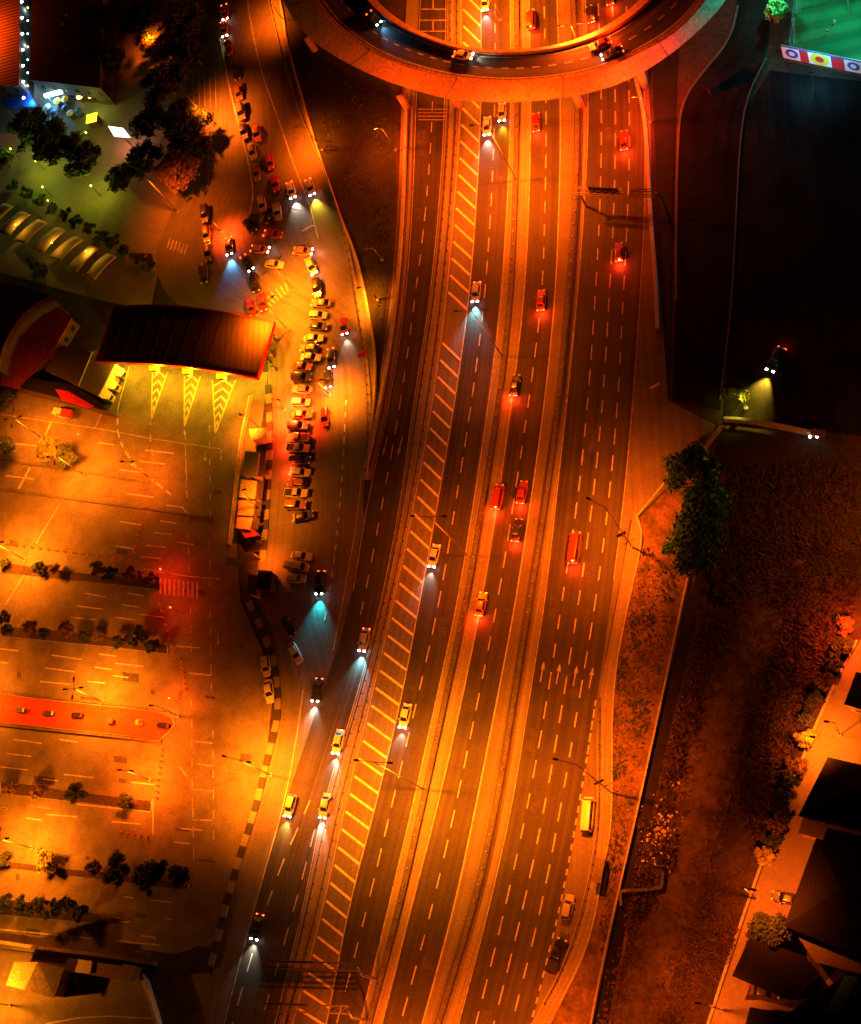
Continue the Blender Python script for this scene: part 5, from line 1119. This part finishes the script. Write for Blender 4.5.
building('guard_hut', [(258, 570), (272, 571), (270, 590), (256, 588)], 3, 'dark flat roofed hut where the painted kerb begins', 'wall_dark', 'gap', .2, .2, 'hut', windows=False); building('guard_hut', [(248, 574), (257, 575), (256, 596), (247, 594)], 2.4, 'brown roofed hut beside the dark hut', 'wall', 'wall_dark', .2, .2, 'hut', windows=False)
# bus shelter
p = W(602, 872); t = empty('bus_shelter', (p.x, p.y, 0), 1.35, 'small bus shelter with framed roof on the footway', 'bus shelter')
b = MB(); b.box(-2.3, 2.3, -.9, .9, 2.6, 2.72); b.build('roof', 'roof_grey', t)
for x in (-2.1, 2.1):
    for yy in (-.8, .8): b = MB(); b.tube((x, yy, 0), (x, yy, 2.6), .07, n=6); b.build('post', 'steel', t)
b = MB(); b.box(-1.8, 1.8, -.75, -.4, .42, .5); b.box(-1.5, -1.4, -.7, -.45, 0, .42); b.box(1.4, 1.5, -.7, -.45, 0, .42); b.build('bench', 'wall', t); b = MB(); b.box(-2.1, 2.1, -.84, -.8, .3, 2.2); b.build('back_panel', 'glass', t)
# gatehouse bottom left
gh = building('gatehouse', [(12, 968), (33, 965), (42, 990), (22, 1000)], 5.5, 'gatehouse with a pitched roof, its left slope brightly lit', 'wall', 'roof_grey', .5, ridge=([(30, 968), (36, 988)], 1.5)) if 0 else None
t = empty('gatehouse', tuple(W(35, 985)), 0, 'gatehouse whose pitched roof is bright on the left slope and dark on the right', 'gatehouse')
a1, a2, r1, r2, b1, b2 = W(14, 962, 4), W(6, 985, 4), W(38, 962, 6), W(24, 990, 6), W(64, 968, 4), W(54, 998, 4)
b = MB(); b.add([a1, a2, r1, r2, b1, b2] + [v - Vector((0, 0, .2)) for v in (a1, a2, r1, r2, b1, b2)], [(0, 2, 3, 1), (2, 4, 5, 3), (0, 1, 7, 6), (4, 10, 11, 5), (1, 3, 9, 7), (3, 5, 11, 9), (0, 6, 8, 2), (2, 8, 10, 4), (6, 7, 9, 8), (8, 9, 11, 10)]); b.build('roof', 'wall', t, False, True)
cc = (a1 + a2 + b1 + b2) / 4; b = MB(); Q = [cc + (v - cc) * .9 for v in (a1, a2, b2, b1)]; b.prism([(v.x, v.y) for v in Q], -.2, 3.8); b.build('wall', 'wall', t, False, True)
building('yard_shed', [(68, 958), (92, 961), (90, 974), (64, 971)], 3, 'small shed with a rimmed pale roof right of the gatehouse', 'wall', 'wall', .2, .2, 'shed', windows=False)
building('yard_shed', [(94, 962), (123, 966), (120, 980), (91, 975)], 2.6, 'long low dark shed in the gatehouse yard', 'wall_dark', 'roof_dark', .2, .2, 'shed', windows=False); building('yard_shed', [(123, 964), (137, 966), (132, 982), (119, 980)], 3.4, 'upright brown shed at the right end of the yard', 'wall', 'roof_grey', .2, .2, 'shed', windows=False)
# houses at the lower right
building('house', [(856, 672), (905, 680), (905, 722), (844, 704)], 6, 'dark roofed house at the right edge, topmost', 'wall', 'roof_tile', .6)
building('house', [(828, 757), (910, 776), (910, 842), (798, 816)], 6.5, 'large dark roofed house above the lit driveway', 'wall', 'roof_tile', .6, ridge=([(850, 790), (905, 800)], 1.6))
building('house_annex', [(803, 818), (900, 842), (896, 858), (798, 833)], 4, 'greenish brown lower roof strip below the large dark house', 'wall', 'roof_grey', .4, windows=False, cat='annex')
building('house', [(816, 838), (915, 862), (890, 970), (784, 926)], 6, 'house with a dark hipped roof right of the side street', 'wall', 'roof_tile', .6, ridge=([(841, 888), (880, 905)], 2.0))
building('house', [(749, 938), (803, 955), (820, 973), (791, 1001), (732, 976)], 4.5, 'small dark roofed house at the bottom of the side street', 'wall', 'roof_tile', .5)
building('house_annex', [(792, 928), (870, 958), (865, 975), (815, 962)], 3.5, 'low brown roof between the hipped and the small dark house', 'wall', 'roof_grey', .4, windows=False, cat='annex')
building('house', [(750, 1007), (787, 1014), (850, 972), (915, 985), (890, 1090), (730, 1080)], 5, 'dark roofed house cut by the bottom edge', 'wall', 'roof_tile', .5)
b = MB(); Q = [W(845, 975, 5.2), (W(858, 977, 5.2)), W(838, 1016, 5.2), W(826, 1010, 5.2)]; b.prism([(v.x, v.y) for v in Q], 5.02, 5.12); tag(b.build('teal_lit_strip', mat('teal_light_tint', (.06, .30, .26), .5, .3, .8)), 'strip tinted teal as if lit on the bottom edge roof', 'roof_strip')  # teal light put into the colour of a roof strip
building('shed', [(812, 428), (826, 431), (825, 437), (810, 434)], 2.6, 'small shed with two white lights at the end of the brown wall', 'wall_dark', 'roof_dark', .2, .2, 'shed', windows=False)
for x in (810, 817):
    p = W(x, 437, 1.6); b = MB(); b.tube(p, p + Vector((0, 0, .3)), .28, n=8); tag(b.build('wall_lamp', 'lamp_white'), '%s of two white lamps on the small shed' % ('left' if x < 815 else 'right'), 'lamp', 'white lamps on the shed')
t = empty('guard_hut', tuple(W(714, 90)), .3, 'tiny dark hut beside the teal-lit service road', 'hut'); b = MB(); b.box(-1.2, 1.2, -1, 1, -.2, 2.4); b.build('wall', 'wall_dark', t); b = MB(); b.prism(rrect(1.6, 1.4, 4, 14), 2.402, 2.6); b.build('roof', 'gap', t)
# yellow-green tree light near the dark car
t, h_ = lamp((746, 408), (742, 396), 'glowing yellow-green lamp beside the dark car', 2600, (.8, .75, .05), 1, armlen=.5, lens='lamp_yellow', hmax=5)
tree(745, 396, 5, 3.2, 'thin sapling glowing yellow-green in lamp light', 'leaf_lit_tint', 'sapling', n=160, size=.3, cat='sapling')
barrier('low_ruin', [(622, 906), (621, 892), (621, 892), (621, 892), (628, 891), (648, 890), (662, 888), (662, 888), (662, 888), (664, 872)], 'broken low foundation wall beside the ditch', 'ruin', (.6, .9, 'conc_dark'), (), 0, 0, n=40)
rnd = random.Random(9); b = MB()
for _ in range(170):
    x, y_ = rnd.gauss(660, 9), rnd.gauss(835, 17); p = W(x, y_); s_ = rnd.uniform(.08, .3); b.box(p.x - s_, p.x + s_, p.y - s_ * .6, p.y + s_ * .6, -.2, s_ * .7, Matrix.Translation(p) @ Matrix.Rotation(rnd.random() * 3, 4, 'Z') @ Matrix.Translation(-p))
tag(b.build('rubble', 'wall'), 'pale rubble strewn beside the ditch', 'rubble', kind='stuff')

# ------------------------------------------------------------------ football pitch
o = sheet('football_turf', [(800, -60), (900, -60), (900, 82), (862, 72), (792, 56)], -.1, 'turf')
P = [W(784, 60), W(920, 88)]; d = (P[1] - P[0]); L_ = d.length; a_ = math.atan2(d.y, d.x)
t = empty('advert_banner', tuple(P[0]), a_, 'long floodlit advertising banner wall along the football pitch', 'banner')
b = MB(); b.box(0, L_, 0, .12, .8, 5.4); b.build('board', 'white', t); b = MB(); b.box(0, L_, -.1, .22, -.2, .8); b.build('plinth', 'wall_dark', t)
for x0, x1, z0, z1, m_ in ((4.2, 6.2, .82, 5.38, 'red'), (11.5, 14.5, .82, 5.38, 'red'), (0, L_, 4.9, 5.38, 'blue'), (19, 27, 1.2, 4.6, 'red')):
    b = MB(); b.box(x0, x1, -.03 - (.01 if m_ == 'blue' else 0), -.002, z0, z1); b.build('colour_field', m_, t)
for cx_, r_, m_ in ((2.3, 1.5, 'blue'), (8.8, 2.1, 'yellow'), (16.6, 1.4, 'blue')):
    b = MB(); b.tube((cx_, -.06, 3.0), (cx_, -.035, 3.0), r_, n=20); b.build('emblem', m_, t); b = MB(); b.tube((cx_, -.09, 3.0), (cx_, -.062, 3.0), r_ * .5, n=14); b.build('emblem_centre', 'white' if m_ == 'blue' else 'red', t)
t = empty('net_fence', tuple(W(793, 56)), 0, 'tall dark net fence on the left side of the football pitch', 'fence')
for y_ in (-40, -15, 10, 35, 56):
    p = W(793 + (56 - y_) * .12, y_); b = MB(); b.tube((p.x, p.y, -.2), (p.x, p.y, 6), .1, n=6); b.build('post', 'steel', t, False, True)
for z_ in (1.5, 3, 4.5, 6): b = MB(); b.tube(W(793, 56) + Vector((0, 0, z_)), W(804.5, -40) + Vector((0, 0, z_)), .04, n=4); b.build('wire', 'steel', t, False, True)
for i, (x, y_, e, c) in enumerate(((778, 12, 6000, TEAL), (850, 15, 6000, TEAL), (815, 92, 4200, (.06, .6, .8)), (870, 60, 3500, (.15, .75, .8)))):
    p = W(x, y_); t = empty('floodlight_mast', (p.x, p.y, -.2), 0, ('floodlight mast left of the pitch in a teal glow', 'floodlight mast over the pitch at the right edge', 'short floodlight in front of the banner wall', 'floodlight mast beyond the right end of the banner')[i], 'floodlight', 'floodlights of the pitch'); h_ = 9 if i < 2 else 7
    b = MB(); b.tube((0, 0, 0), (0, 0, h_), .12, .08, 8); b.build('mast', 'steel', t); b = MB(); b.box(-.6, .6, -.2, .2, h_, h_ + .5); b.build('lamp_head', 'lamp_white' if i == 0 else 'steel', t); point_light(t, (0, -.8 if i != 2 else 1, h_ - .3), e, c, .4)
tree(775, 10, 12, 6, 'spiky tree glowing teal beside the floodlight mast', 'leaf_lit_tint', n=600, size=.5)
for i, (x, y_, m_) in enumerate(((835, 24, 'white'), (828, 34, 'red'))):
    p = W(x, y_); t = empty('person', (p.x, p.y, -.1), .6, ('player in white running on the pitch', 'player in red standing on the pitch')[i], 'person', 'players on the pitch')
    b = MB()
    for s_ in (-1, 1): b.tube((s_ * .2 * (1 + i * .2), s_ * .1, 0), (s_ * .09, 0, .85), .06, .09, 8); b.tube((s_ * .2, 0, 1.42), (s_ * .38, .12 * s_, .95), .055, .035, 8)
    b.tube((0, 0, .82), (0, 0, 1.2), .16, .18, 10); b.tube((0, 0, 1.2), (0, 0, 1.5), .18, .12, 10); b.tube((0, 0, 1.5), (0, 0, 1.58), .055, .055, 8)
    for q in range(6): z0, z1 = 1.56 + q * .045, 1.56 + (q + 1) * .045; f = lambda z: .115 * math.sqrt(max(.02, 1 - ((z - 1.69) / .14) ** 2)); b.tube((0, 0, z0), (0, 0, z1), f(z0), f(z1), 10)
    b.build('body', 'wall', t); b = MB(); b.tube((0, 0, .84), (0, 0, 1.46), .2, .19, 10); b.build('shirt', m_, t)
